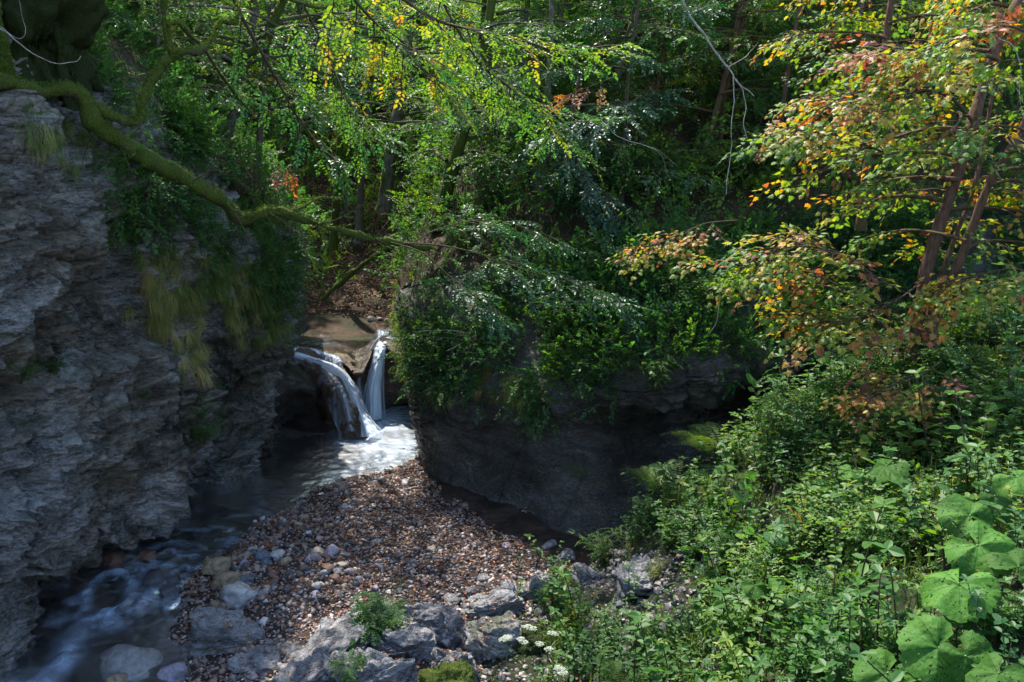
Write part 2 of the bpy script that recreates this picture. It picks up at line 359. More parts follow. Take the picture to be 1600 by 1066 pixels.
# ---- left cliff: from beside the camera round to the waterfall
LC = [
 [(-420,-60,7.6),(-400,150,7.2),(-380,380,7.2),(-380,600,7.3),(-360,800,7.5),(-360,1000,7.8),(-340,1350,8)],
 [(-150,-20,9.8),(-150,180,9.2),(-150,390,9),(-150,620,9.2),(-150,840,9.4),(-140,1000,9.6),(-140,1250,9.6)],
 [(0,20,11.6),(0,190,10.7),(0,400,10.4),(0,650,10.6),(0,860,10.6),(30,980,10.8),(40,1110,10.4)],
 [(100,60,12.6),(110,230,11.9),(110,420,11.5),(110,640,11.7),(115,830,12.0),(55,885,14.0),(20,945,12.6)],
 [(190,120,14),(205,300,13.3),(200,450,13.0),(215,640,13.0),(215,790,13.3),(200,812,15.2),(150,880,14.2)],
 [(280,190,15.2),(300,340,14.6),(290,460,14.3),(300,580,14.1),(306,690,14.2),(262,738,16.9),(255,795,16.1)],
 [(335,250,16.2),(335,380,15.9),(330,480,15.9),(325,560,16.2),(318,610,16.9),(318,690,17.2),(335,765,16.7)],
 [(405,330,17.0),(400,400,16.7),(395,480,16.5),(400,540,16.5),(405,590,17.0),(392,660,17.4),(400,742,17.3)],
 [(452,360,18.6),(448,440,17.9),(450,500,17.7),(442,550,17.7),(425,590,18.2),(415,660,18.4),(412,733,17.9)],
 [(478,370,24),(466,440,21.5),(460,520,20.4),(446,560,20),(430,600,20),(422,660,20),(420,735,18.8)]]
C = ctrl(LC); X = loft(C, 440, 640); N = facing(X)
d = strata(X, -.22, .34, .5, 3); vv = np.linspace(0, 1, 440)[:, None]
# large ledges of the face, then the fine relief
lu, lv, _ = proj(X); lu = lu+9*fbm(X*1.7, 4, 13)*2; lv = lv+9*fbm(X*1.7, 4, 14)*2
for poly, out, w in [([(-500,130),(60,165),(150,200),(165,300),(150,345),(112,372),(100,430),(82,450),(78,490),(40,525),(0,562),(-500,700)], .42, 7), ([(-500,300),(40,330),(95,372),(105,376),(95,430),(80,450),(75,490),(40,522),(0,560),(-500,690)], .16, 5),
                     ([(120,345),(215,330),(240,520),(150,560),(90,520),(90,480),(120,420)], -.38, 18), ([(-500,640),(0,600),(120,570),(230,530),(302,560),(300,690),(245,775),(150,830),(80,880),(-500,1000)], .22, 8),
                     ([(310,500),(400,520),(440,560),(400,600),(330,615)], .22, 7), ([(-500,705),(120,690),(300,620),(303,690),(245,778),(150,832),(80,882),(-500,1000)], .10, 5), ([(-500,650),(40,620),(90,600),(60,640),(0,668),(-500,720)], -.18, 6)]:
    d = d + out*sstep(w, -w, polyd(lu, lv, poly))
X = X + N*d[..., None]; LCX, LCN = X, facing(X)
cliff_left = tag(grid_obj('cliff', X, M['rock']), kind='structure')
# plateau behind its rim
C2 = np.stack([C[0]+A(-9, 10, 7), C[0]+A(-4, 5, 3.2), C[0]+A(-1.4, 1.6, 1.3), C[0]], 0)
X = loft(C2, 90, 320); X = X + A(0, 0, 1)*(fbm(X*.8, 4, 8)*.3)[..., None]
X[-1] = LCX[0][::2]; LTX, LTN = X, facing(X)
tag(grid_obj('hill', X, M['forest']), kind='structure')

# ---- right cliff: the overhanging rock in the middle and the dark hollow running off to the right
RC = [
 [(650,430,23),(640,475,22.4),(645,540,21.9),(650,600,21.8),(655,660,21.5),(665,720,21)],
 [(628,440,19.6),(620,480,19.0),(628,540,18.6),(645,610,18.3),(652,680,17.9),(668,757,17.0)],
 [(655,440,17.9),(645,500,17.4),(655,560,17.1),(668,630,16.8),(672,690,16.9),(676,762,16.4)],
 [(710,430,17.3),(705,500,16.6),(705,575,16.1),(705,640,15.9),(705,690,16.2),(722,785,15.7)],
 [(800,410,16.9),(795,510,16.0),(790,590,15.3),(790,640,15.1),(800,690,15.6),(800,822,14.8)],
 [(910,395,16.6),(905,500,15.4),(905,590,14.5),(905,632,14.3),(915,690,14.9),(900,885,13.4)],
 [(1050,375,16.6),(1045,470,15.3),(1045,570,14.2),(1050,625,14.1),(1060,680,15.3),(1020,900,13.6)],
 [(1200,355,17),(1200,460,15.8),(1195,545,14.8),(1200,590,14.7),(1200,640,16.2),(1180,850,15)],
 [(1400,330,17.6),(1400,440,16.6),(1390,520,15.8),(1385,560,15.8),(1380,600,17.2),(1380,780,16)],
 [(1700,290,18.5),(1700,400,17.6),(1700,480,17),(1700,520,17),(1700,570,18.2),(1700,750,17.2)],
 [(2100,240,20),(2100,360,19),(2100,430,18.5),(2100,480,18.5),(2100,540,19),(2100,720,18.6)]]
C = ctrl(RC); X = loft(C, 260, 560); N = facing(X)
t = np.linspace(0, 1, 260)[:, None]; amp = .075+.19*np.exp(-((t-.60)/.13)**2)
X = X + N*(strata(X, .10, 1., .36, 21)*amp)[..., None]; RCX, RCN = X, facing(X)
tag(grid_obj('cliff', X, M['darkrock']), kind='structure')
top = C[0]
C2 = np.stack([top+A(6, 30, 15), top+A(4, 19, 9.5), top+A(2.0, 9.5, 5.2), top+A(.8, 3.8, 2.1), top], 0)
C2[:, 0] += A(1.5, 0, 0)
X = loft(C2, 200, 300); X = X + A(0, 0, 1)*(fbm(X*.6, 4, 28)*.45)[..., None]
X[-1] = RCX[0][np.linspace(0, 559, 300).astype(int)]; RTX, RTN = X, facing(X)
tag(grid_obj('hill', X, M['forest']), kind='structure')

# ---- stream bed and gravel bar
SP = np.array([G(620,655)[:2], G(570,700)[:2], G(480,728)[:2], G(400,780)[:2], G(310,835)[:2], G(215,905)[:2], G(170,980)[:2], G(110,1080)[:2], G(0,1250)[:2]])
SW = np.array([1.0, 1.35, 1.05, .85, .82, .9, 1.05, 1.4, 1.8])
SPd = spline(np.c_[SP, SW], 160)
def stream_d(x, y):
    P = np.stack([x, y], -1); sh = P.shape[:-1]; P = P.reshape(-1, 2); out = np.empty(len(P))
    for a in range(0, len(P), 20000):
        D = np.hypot(P[a:a+20000, None, 0]-SPd[None, :, 0], P[a:a+20000, None, 1]-SPd[None, :, 1])-SPd[None, :, 2]
        out[a:a+20000] = D.min(1)
    return out.reshape(sh)
_stream_d0 = stream_d
def stream_d(x, y):                                   # everything between the channel and the left cliff is under water
    d = _stream_d0(x, y); k = np.searchsorted(-SPd[:, 1], -np.asarray(y)).clip(0, 159); left = np.asarray(x) < SPd[k, 0]
    return np.where(left & (np.asarray(y) < 19.5), np.minimum(d, -.35), d)
def bed_z(x, y):
    d = stream_d(x, y); P = np.stack([x, y, x*0], -1)
    z = -.30+sstep(-.9, .1, d)*.31+sstep(0, 1.6, d)*.22
    z = z + fbm(P*.9, 3, 51)*.07+fbm(P*5, 3, 52)*.03
    return z
xs = np.linspace(-9.5, 3.5, 380); ys = np.linspace(7.2, 23.5, 440); XX, YY = np.meshgrid(xs, ys)
BZ = bed_z(XX, YY); BX = np.stack([XX, YY, BZ], -1)
tag(grid_obj('riverbed', BX, M['bed']), kind='structure')

# ---- near bank on the right, under the camera
BK = [  # columns left to right: drop behind, crest, mid, mid, front, under camera
 [(700,900,14.5),(830,905,12.3),(800,950,11.7),(770,1010,10.6),(720,1080,9.7),(600,1400,7.3)],
 [(890,850,14.2),(890,905,12.4),(855,935,11.7),(830,1000,10.6),(800,1080,9.6),(720,1400,7.1)],
 [(960,850,14.2),(950,868,12.6),(950,900,11.6),(940,970,10.3),(930,1080,9.1),(900,1450,6.6)],
 [(1060,800,14.4),(1062,790,12.3),(1060,850,11.2),(1060,940,9.7),(1060,1080,8.1),(1060,1500,5.7)],
 [(1190,720,14.2),(1185,692,12.0),(1200,760,10.6),(1200,880,8.7),(1200,1080,6.9),(1230,1600,4.6)],
 [(1300,650,14.2),(1300,628,11.9),(1300,720,10.2),(1300,850,8.3),(1300,1080,6.3),(1350,1600,4.0)],
 [(1450,580,14.4),(1420,560,12.2),(1420,690,10.0),(1400,830,7.9),(1430,1080,5.7),(1500,1700,3.6)],
 [(1620,530,15.0),(1600,505,12.8),(1600,640,10.0),(1600,800,7.5),(1620,1080,5.0),(1750,1800,3.0)],
 [(2000,450,16),(1950,400,14),(1950,560,10.5),(1950,780,7.4),(1950,1080,4.7),(2200,1800,2.6)],
 [(2500,350,18),(2500,300,15),(2500,450,11),(2500,700,7.5),(2500,1000,4.8),(2800,1800,2.6)]]
C = ctrl(BK); C[0, :, 2] = np.minimum(C[0, :, 2], C[1, :, 2]-1.2)
X = loft(C, 300, 420); N = facing(X)
X = X + N*(fbm(X*1.1, 5, 61)*.16+fbm(X*6, 3, 62)*.02)[..., None]; BKX, BKN = X, facing(X)
tag(grid_obj('bank', X, M['bank']), kind='structure')

# ---- wooded hillsides out to the horizon
xs = np.r_[np.linspace(-160, -16, 24), np.linspace(-15, 25, 200), np.linspace(27, 170, 24)]
ys = np.r_[np.linspace(-60, 20, 20), np.linspace(20.6, 60, 220), np.linspace(62, 260, 30)]
XX, YY = np.meshgrid(xs, ys)
def hill_z(x, y):
    w = fbm(np.stack([x*.12, y*.12, x*0], -1), 4, 71)*2.2*sstep(26, 36, y)+fbm(np.stack([x, y, x*0], -1), 4, 72)*.18
    back = 1.72+.16*np.clip(y-24.3, 0, 4)+.46*np.clip(y-28.3, 0, 300)
    side = sstep(8.5, 16, np.abs(x+1))*9*(1-sstep(18, 30, y))
    chan = sstep(23.0, 24.6, y+.25*np.sin(x*2))
    z = np.where(y > 22.2, 1.50+chan*(back-1.50)+.0, -1.2)
    z = z + side + w*np.where(y > 24.6, 1, .25)
    left = sstep(-6.5, -12, x)*3.5*sstep(23, 26, y); right = sstep(-1.0, 5, x)*4.5*sstep(22.5, 26, y)
    return z+left+right
HX = np.stack([XX, YY, hill_z(XX, YY)], -1)
keep = (YY < 22.3) & (np.abs(XX+1) < 9)
HX[..., 2] = np.where(keep, -1.6, HX[..., 2])
HN = facing(HX); tag(grid_obj('ground', HX, M['forest']), kind='structure')

# ---- the ledge the river drops over, with the hollow rocks on both sides
LD = [
 [(400,500,25),(400,520,22.5),(400,560,21.4),(400,610,21.6),(400,700,21.2)],
 [(445,508,25),(445,536,22.0),(447,560,21.4),(445,600,21.6),(445,668,21.0)],
 [(480,508,25),(480,540,21.6),(482,556,21.4),(482,600,21.5),(480,668,20.9)],
 [(512,508,25),(512,547,21.3),(514,575,21.2),(512,612,21.2),(512,668,20.8)],
 [(540,508,25),(540,560,20.9),(543,580,20.7),(545,615,20.8),(548,668,20.5)],
 [(562,508,25),(563,575,20.6),(565,590,20.6),(566,620,20.7),(568,668,20.5)],
 [(590,508,25),(588,534,21.6),(584,552,21.3),(582,600,21.1),(582,668,20.8)],
 [(605,508,25),(603,530,21.6),(604,560,21.2),(604,598,21.3),(605,668,21.6)],
 [(622,506,25),(622,535,21.3),(622,572,20.8),(630,596,21.2),(628,668,22.6)],
 [(655,500,25),(655,540,21.2),(655,575,20.8),(660,605,21.9),(655,668,22.8)],
 [(720,480,25),(720,540,22),(720,580,21.5),(720,610,22.5),(720,668,23)]]
C = ctrl(LD); X = loft(C, 130, 300); N = facing(X); LD0 = X.copy()
X = X + N*(strata(X, .05, .09, .3, 81))[..., None]; LDX = X
tag(grid_obj('rock_ledge', X, M['tufa']), kind='structure')

def rock_mesh(name, seed, sz, mtl, strat=.08, dip=.15, sub=5, flat=.7, rough=.22, boxy=.5, facets=0):
    import bmesh
    bm = bmesh.new(); bmesh.ops.create_icosphere(bm, subdivisions=sub, radius=1)
    me = bpy.data.meshes.new(name); bm.to_mesh(me); bm.free()
    co = np.empty(len(me.vertices)*3); me.vertices.foreach_get('co', co); P = co.reshape(-1, 3)
    Q = np.sign(P)*np.abs(P)**(1-boxy*.55); Q = Q/np.maximum(1, np.linalg.norm(Q, axis=1)*.85)[:, None]
    D = 1+fbm(P*1.3+seed*7.1, 4, seed)*rough*2.0
    rf = np.random.default_rng(seed)
    for _ in range(facets):
        nf = rf.normal(0, 1, 3); nf[2] *= .6; nf /= np.linalg.norm(nf); cc = rf.uniform(.55, .85); Q = Q-nf*np.maximum(0, Q@nf-cc)[:, None]*.92
    Q = Q*D[:, None]*np.asarray(sz)
    Nn = P/np.asarray(sz); Nn /= np.linalg.norm(Nn, axis=1)[:, None]
    Q = Q + Nn*strata(Q*1.0+seed*3.3, dip, strat, .16, seed)[:, None] + Nn*(fbm(Q*9+seed, 4, seed+3)*strat*.35)[:, None]
    me.vertices.foreach_set('co', Q.astype(np.float32).ravel()); me.polygons.foreach_set('use_smooth', np.ones(len(me.polygons), bool))
    me.materials.append(mtl); me.update(); return me

# the hump of wet rock under the left fall
HP = [
 [(448,548,21.3),(450,548,20.9),(470,545,20.9),(492,552,20.8),(500,560,21.3)],
 [(462,580,21.2),(468,568,20.5),(492,562,20.3),(520,570,20.5),(530,580,21.2)],
 [(478,610,21.0),(484,594,20.1),(512,583,19.9),(544,590,20.1),(556,612,21.0)],
 [(490,640,20.8),(502,622,19.9),(530,607,19.6),(557,616,19.8),(566,640,20.8)],
 [(505,668,20.8),(517,652,19.7),(540,636,19.4),(565,646,19.6),(572,668,20.8)],
 [(515,690,20.8),(528,682,19.5),(548,672,19.2),(570,676,19.4),(578,690,20.8)],
 [(520,705,20.8),(530,700,19.4),(550,698,19.1),(572,700,19.3),(580,705,20.8)]]
C = np.array([[W(*p) for p in r] for r in HP]); HUMP = C
X = loft(C, 120, 90); X = X + facing(X)*(fbm(X*2.6, 5, 91)*.10)[..., None]; HUX = X
tag(grid_obj('wet_rock_hump', X, M['tufa']), label='smooth brown wet rock hump that the left cascade slides over', cat='rock')
# boulder left of it, undercut into a dark hollow
BO = [
 [(400,600,20.8),(408,565,20.2),(432,556,20.6),(465,566,20.8),(490,585,20.9),(500,610,21.1)],
 [(396,620,19.6),(408,580,19.2),(436,572,19.2),(468,588,19.3),(492,604,19.6),(503,630,20.6)],
 [(394,650,18.8),(408,612,18.7),(436,598,18.7),(466,606,18.9),(487,616,19.2),(500,640,20.6)],
 [(394,680,18.6),(408,650,18.5),(425,632,18.6),(455,640,20.2),(480,650,20.8),(505,665,20.9)],
 [(394,715,18.3),(406,700,18.2),(418,690,18.4),(452,680,20.0),(480,685,20.6),(505,690,20.8)],
 [(394,760,17.8),(405,750,17.7),(418,745,17.8),(450,720,19.6),(480,712,20.2),(505,705,20.6)]]
X = loft(np.array([[W(*p) for p in r] for r in BO]), 130, 130); N = facing(X); X = X+N*(strata(X, .1, .12, .3, 95))[..., None]; BOX = X
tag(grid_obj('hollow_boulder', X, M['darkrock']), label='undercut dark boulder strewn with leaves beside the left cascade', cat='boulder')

# ---- water
def flowcoord(X, su, sv):
    n, m = X.shape[:2]
    a = np.r_[0, np.cumsum(np.linalg.norm(np.diff(X[:, m//2], axis=0), axis=1))]; b = np.r_[0, np.cumsum(np.linalg.norm(np.diff(X[n//2], axis=0), axis=1))]
    return np.stack([np.broadcast_to(a[:, None]*su, (n, m)), np.broadcast_to(b[None]*sv, (n, m)), np.zeros((n, m))], -1)
# lower stream, one sheet; foam where it churns
xs = np.linspace(-9.2, -.3, 360); ys = np.linspace(8, 21.6, 520); XX, YY = np.meshgrid(xs, ys)
SD = stream_d(XX, YY)
falls_at = G(585, 652)[:2]; r1 = np.hypot((XX-falls_at[0])*1.0, (YY-falls_at[1])*1.0)
foam = 1.15*np.exp(-(r1/.95)**2)
jet = G(632, 700)[:2]; r2 = np.hypot((XX-jet[0])*1.3, (YY-jet[1])*.75); foam = np.maximum(foam, .42*np.exp(-(r2/.8)**2))
hb = G(570, 690)[:2]; r3 = np.hypot((XX-hb[0])*.7, (YY-hb[1])*1.6); foam = np.maximum(foam, .75*np.exp(-(r3/.38)**2))
# rapids: curved ridges of white water
def ridge(pts, w, a):
    global foam, RZ
    Q = spline(np.array([G(u, v)[:2] for u, v in pts]), 60)
    D = np.full(XX.shape, 9.); 
    for q in Q: D = np.minimum(D, np.hypot(XX-q[0], YY-q[1]))
    g = np.exp(-(D/w)**2); foam = np.maximum(foam, a*g); RZ = np.maximum(RZ, .07*g*a)
RZ = np.zeros(XX.shape)
for pts, w, a in [([(135,950),(140,915),(172,893),(200,902),(206,928),(190,948),(165,955)], .11, .75), ([(240,925),(205,953),(160,962),(125,990),(95,1030),(50,1065)], .15, .8),
                  ([(180,975),(150,968),(120,985),(95,1035),(60,1070)], .2, .7), ([(262,950),(280,935),(300,925)], .08, .6), ([(250,862),(268,858),(282,868),(306,866)], .06, .4),
                  ([(270,893),(288,884),(300,888),(318,882)], .07, .45), ([(258,848),(285,845),(312,855)], .06, .35), ([(200,868),(215,858),(232,866)], .08, .4),
                  ([(278,917),(292,905),(288,895)], .06, .4), ([(20,1075),(-60,1130),(-120,1200)], .3, .8), ([(215,925),(225,905),(222,885)], .07, .3)]:
    ridge(pts, w*.85, a*.72)
PN = np.stack([XX, YY, XX*0], -1); rap = np.exp(-((YY-13.2)/1.9)**2)
foam = np.where(YY > 16.2, foam, foam*(.55+.9*np.clip(fbm(PN*2.2, 3, 31)+.45, 0, 1))); foam = np.maximum(foam, rap*.35*sstep(.05, .5, fbm(PN*np.array([1.6, 3.2, 1]), 4, 32))); RZ = RZ+rap*.05*fbm(PN*2.5, 3, 33)
foam *= 1-sstep(.25, .6, SD-.0)
ZZ = RZ + .012*fbm(np.stack([XX*3, YY*3, XX*0], -1), 3, 5)-.0-.004*np.clip(17-YY, 0, 9)
WX = np.stack([XX, YY, ZZ], -1)
ang = fbm(np.stack([XX*.5, YY*.5, XX*0], -1), 2, 6)*1.5-.75
FL = np.stack([XX*2.6+fbm(PN*.9, 3, 41)*3, YY*2.0+fbm(PN*.9, 3, 42)*3, XX*0], -1)
rad = np.stack([r1*1.2, np.arctan2(YY-falls_at[1], XX-falls_at[0])*5, XX*0], -1)
wgt = (1-sstep(1.5, 3.2, r1))[..., None]; FL = FL*(1-wgt)+rad*wgt
tag(grid_obj('water', WX, M['water'], attrs={'foam': foam, 'flow': FL}), kind='structure')
# river above the ledge
UPX = LD0[:33]+A(0, 0, .022); XX, YY = UPX[..., 0], UPX[..., 1]; UPX[..., 2] += .01*fbm(UPX*3, 3, 15)
lipc = W(598, 533, 21.5); dr = np.hypot(XX-lipc[0], (YY-lipc[1])*.5); dl = np.hypot((XX-W(470,540,21.6)[0])*.35, YY-21.9)
fo = .75*np.exp(-(dr/.30)**2)+.25*np.exp(-(dl/.25)**2)
tag(grid_obj('water', UPX, M['water'], attrs={'foam': fo, 'flow': UPX*np.array([5, 1.5, 1])}), kind='structure')
def fall(name, rows, n, m, foamf, label, su=.35, sv=16, seed=0, cat='waterfall'):
    C = np.array([[W(*p) for p in r] for r in rows]); X = loft(C, n, m)
    X = X + facing(X)*(.022*noise(np.stack([X[..., 0]*14, X[..., 1]*14, X[..., 2]*.8], -1), seed))[..., None]
    t = np.linspace(0, 1, n)[:, None]; s = np.linspace(-1, 1, m)[None]
    o = grid_obj(name, X, M['fall'], attrs={'foam': foamf(t, s), 'flow': flowcoord(X, su, sv)+seed*3.1}); tag(o, label, cat); return o
edge = lambda s, p=3: (1-np.abs(s)**p)*sstep(1.0, .72, np.abs(s)+.25*noise(np.stack([s*6, s*0+3, s*0], -1), 3))
fall('waterfall', [[(586,512,23.2),(600,510,23.2),(618,512,23.2)], [(590,531,21.62),(598,531,21.6),(607,531,21.62)], [(584,545,21.15),(596,545,21.1),(605,545,21.2)],
     [(576,575,20.9),(590,572,20.8),(602,575,20.95)], [(564,610,20.75),(584,610,20.55),(602,610,20.8)], [(556,652,20.6),(584,657,20.35),(605,652,20.7)]],
     120, 50, lambda t, s: 1.15*edge(s+0*t, 2)*sstep(.0, .22, t)*(.62+.9*np.clip(noise(np.stack([(s+.02*np.sin(t*9))*5, t*.8+0*s, 0*s*t], -1), 9)+.35, 0, 1)), 'tall white veil of falling water right of the brown ledge', seed=1)
fall('waterfall', [[(556,572,20.72),(562,572,20.6),(566,572,20.72)], [(552,600,20.7),(561,600,20.5),(566,600,20.65)], [(550,628,20.7),(562,630,20.4),(572,630,20.6)], [(552,655,20.6),(566,658,20.3),(580,655,20.6)]],
     60, 24, lambda t, s: .55*edge(s, 2)+0*t, 'thin middle trickle falling between the ledge and the tall veil', seed=2)
# white band down the right side of the hump
fall('cascade', [[(448,556,20.95),(455,552,20.8),(462,548,20.9)], [(474,566,20.45),(486,560,20.25),(500,560,20.4)], [(500,583,20.05),(524,573,19.85),(538,579,20.05)],
     [(528,598,19.85),(543,594,19.65),(560,606,19.85)], [(543,624,19.6),(556,620,19.5),(570,630,19.75)], [(554,650,19.5),(566,648,19.4),(580,652,19.7)], [(552,684,19.35),(580,682,19.0),(602,674,19.5)]],
     140, 40, lambda t, s: 1.0*edge(s+0*t, 2)*(sstep(0, .06, t))*(.6+.9*np.clip(noise(np.stack([s*4+0*t, t*1.5+0*s, 0*s*t], -1), 10)+.4, 0, 1)), 'bright curved cascade sliding down the side of the brown hump', .25, 22, 3)
fall('cascade', [[(480,566,20.5),(500,562,20.27),(524,568,20.4)], [(490,596,20.02),(514,584,19.8),(543,590,20.0)], [(506,622,19.8),(530,607,19.5),(555,616,19.7)],
     [(520,652,19.6),(540,636,19.3),(563,646,19.5)], [(531,684,19.4),(548,674,19.1),(569,678,19.3)]],
     120, 60, lambda t, s: .16*edge(s, 6)+.36*np.exp(-((s+.75+.2*t)/.22)**2)*sstep(.5, .9, t)+.35*np.exp(-((s-.1)/.2)**2)*sstep(.3, .8, t), 'thin veil of water over the front of the brown hump', .3, 13, 4)
fall('waterfall', [[(452,541,21.7),(475,540,21.4),(503,545,21.2),(530,556,20.8)], [(452,546,21.15),(476,546,21.0),(505,553,20.9),(534,566,20.55)], [(455,556,21.1),(478,560,20.9),(507,572,20.75),(540,590,20.35)], [(462,570,21.1),(484,577,20.85),(514,597,20.7),(548,620,20.3)]],
     50, 160, lambda t, s: 1.2*sstep(.1, .35, t)*(.45+.55*np.clip(np.sin(s*9+1)+.6, 0, 1))*(1-.35*(s+1)/2)+0*t, 'low curtain of fine threads dropping behind the curved cascade', .3, 22, 5)

# ================================================================ LEAVES, SPRAYS, PLANTS
rng = np.random.default_rng(11)
def leafgeo(kind):
    if kind == 'ovate':
        V = [(0,0,0),(.32,.29,.07),(.74,.23,.05),(1,0,-.05),(.74,-.23,.05),(.32,-.29,.07)]; F = [[0,3,2,1],[0,5,4,3]]; return np.array(V, float), np.array(F)
    if kind == 'lance':
        V = [(0,0,0),(.3,.15,.03),(.7,.12,.02),(1,0,-.08),(.7,-.12,.02),(.3,-.15,.03)]; F = [[0,3,2,1],[0,5,4,3]]; return np.array(V, float), np.array(F)
    if kind == 'far':
        V = [(0,0,0),(.5,.33,.04),(1,0,0),(.5,-.33,.04)]; return np.array(V, float), np.array([[0,3,2,1]])
    if kind == 'maple':
        T = [(0,.0),(.05,.14),(-.12,.34),(.14,.30),(.22,.56),(.42,.30),(.62,.34),(.72,.16),(1,0)]
        L = [(x, y) for x, y in T]; R = [(x, -y) for x, y in T[-2:0:-1]]
        P = L+R; V = [(.32, 0, .03)]+[(x, y, -.10*abs(y)*2-.06*x) for x, y in P]; n = len(P)
        F = [[0, 1+(i+1) % n, 1+i] for i in range(n)]; return np.array(V, float), np.array(F)
LG = {k: leafgeo(k) for k in ('ovate', 'lance', 'far', 'maple')}
def put_leaves(g, kind, P, D, U, S, lc, m=0):
    V, F = LG[kind]; g.place((V, [(F, np.full(len(F), m), np.zeros(len(F)))]), frames(D, U), S, P, lc)
def jit(n, s): return rng.normal(0, s, (n, 3))
def spray(kind='ovate', L=.38, n=13, ls=.07, droop=.25, spread=.95, side=2, seed=0, stems=True, lcs=.05):
    """a leafy shoot from the origin along +x; slot 0 leaf, slot 1 twig"""
    g = Geo(); t = np.linspace(0, 1, 7); C = np.c_[t*L, .05*L*np.sin(t*5+seed), -droop*L*t**2+.06*L*t]
    if stems: tube(C, np.linspace(.0045, .0018, 7), 3, 1, 0, g)
    tt = np.linspace(.12, 1, n); B = np.stack([np.interp(tt, t, C[:, k]) for k in range(3)], -1)
    sd = np.where(np.arange(n) % 2 == 0, 1, -1); an = sd*spread*(1-.75*tt**3)+rng.normal(0, .22, n); an[-1] = rng.normal(0, .2)
    D = np.c_[np.cos(an), np.sin(an), rng.normal(-.12, .25, n)]; U = np.c_[rng.normal(0, .35, n), rng.normal(0, .35, n), np.ones(n)]
    pet = ls*(.9 if kind == 'maple' else .12); S = ls*rng.uniform(.6, 1.15, n)
    B2 = B + D*pet
    if kind == 'maple' and stems:
        for a, b in zip(B, B2): tube([a, (a+b)/2+A(0, 0, .008), b], .0016, 3, 1, 0, g, cap=False)
        D = D + A(0, 0, -.35)
    put_leaves(g, kind, B2, D, U, S, rng.normal(0, lcs, n)); return g.proto()
def pinnate(L=.30, pairs=6, ls=.065, n=5, seed=0):
    """several pinnate leaves fanned from a stem tip (ash / elder / rowan)"""
    g = Geo()
    for k in range(n):
        a = -1.2+2.4*k/(n-1)+rng.normal(0, .12); t = np.linspace(0, 1, 6); C = np.c_[t*L*cos(a), t*L*sin(a), .25*L*t-.45*L*t**2]
        tube(C, .0025, 3, 1, 0, g); tt = np.linspace(.25, .97, pairs)
        for s in (-1, 1):
            B = np.stack([np.interp(tt, t, C[:, q]) for q in range(3)], -1); an = a+s*1.05+rng.normal(0, .08, pairs)
            put_leaves(g, 'lance' if k % 2 else 'ovate', B, np.c_[np.cos(an), np.sin(an), np.full(pairs, -.2)], A(0, 0, 1)+jit(pairs, .15), ls*np.sin(np.linspace(.8, 2.2, pairs)), rng.normal(0, .03, pairs))
        put_leaves(g, 'ovate', C[-1:], np.array([[cos(a), sin(a), -.3]]), np.array([[0., 0, 1]]), np.array([ls]), np.zeros(1))
    return g.proto()
def herb(h=.3, n=5, ls=.06, kind='ovate'):
    """an upright soft stalk with opposite leaves"""
    g = Geo(); lean = rng.normal(0, .12, 2); t = np.linspace(0, 1, 5); C = np.c_[lean[0]*t**2*h*2, lean[1]*t**2*h*2, t*h]
    tube(C, np.linspace(.004, .002, 5), 3, 1, 0, g, cap=False)
    for i, q in enumerate(np.linspace(.3, 1, n)):
        B = np.array([np.interp(q, t, C[:, k]) for k in range(3)]); a0 = i*pi/2*.9+rng.uniform(0, 1); m = 2 if q < .95 else 4
        an = a0+np.arange(m)*2*pi/m+rng.normal(0, .2, m)
        put_leaves(g, kind, np.repeat(B[None], m, 0), np.c_[np.cos(an), np.sin(an), rng.normal(.12, .2, m)], A(0, 0, 1)+jit(m, .25), ls*rng.uniform(.7, 1.1, m)*(1.15-.45*q), rng.normal(0, .045, m))
    return g.proto()
def grass(h=.35, n=40, w=.006, droop=1., r=.05, lc=.5):
    g = Geo(); k = 6; t = np.linspace(0, 1, k)
    for _ in range(n):
        a = rng.uniform(0, 2*pi); L = h*rng.uniform(.5, 1.1); o = rng.uniform(.15, 1.0)*droop; b = rng.normal(0, r, 2)
        x = L*o*t**1.3*.75; z = L*(t*.95-o*.95*t**2.2); wv = w*(1-t**2*.92)
        P = np.c_[b[0]+cos(a)*x, b[1]+sin(a)*x, z]; s = np.array([-sin(a), cos(a), 0])
        V = np.concatenate([P-s*wv[:, None], P+s*wv[:, None]]); i = np.arange(k-1)
        g.add(V, np.stack([i, i+k, i+k+1, i+1], -1), 0, np.clip(lc+rng.normal(0, .1), 0, 1))
    return g.proto()
def hangrass(h=.5, n=50, w=.006, out=.18, r=.12, lc=.6):
    """a beard of grass: springs out along +x and falls"""
    g = Geo(); k = 7; t = np.linspace(0, 1, k)
    for _ in range(n):
        L = h*rng.uniform(.5, 1.15); yy = rng.normal(0, r); zz = rng.normal(0, r); a = rng.normal(0, .5); o = out*rng.uniform(.4, 1.6)
        P = np.c_[o*(1-(1-t)**2)*cos(a), yy+o*sin(a)*t+.0*t, zz+.25*o*np.sin(t*pi)-L*t**1.6]
        s = np.array([sin(a)*.3, 1, 0]); wv = w*(1-t**2*.9)
        V = np.concatenate([P-s*wv[:, None], P+s*wv[:, None]]); i = np.arange(k-1)
        g.add(V, np.stack([i, i+k, i+k+1, i+1], -1), 0, np.clip(lc+rng.normal(0, .09), 0, 1))
    return g.proto()
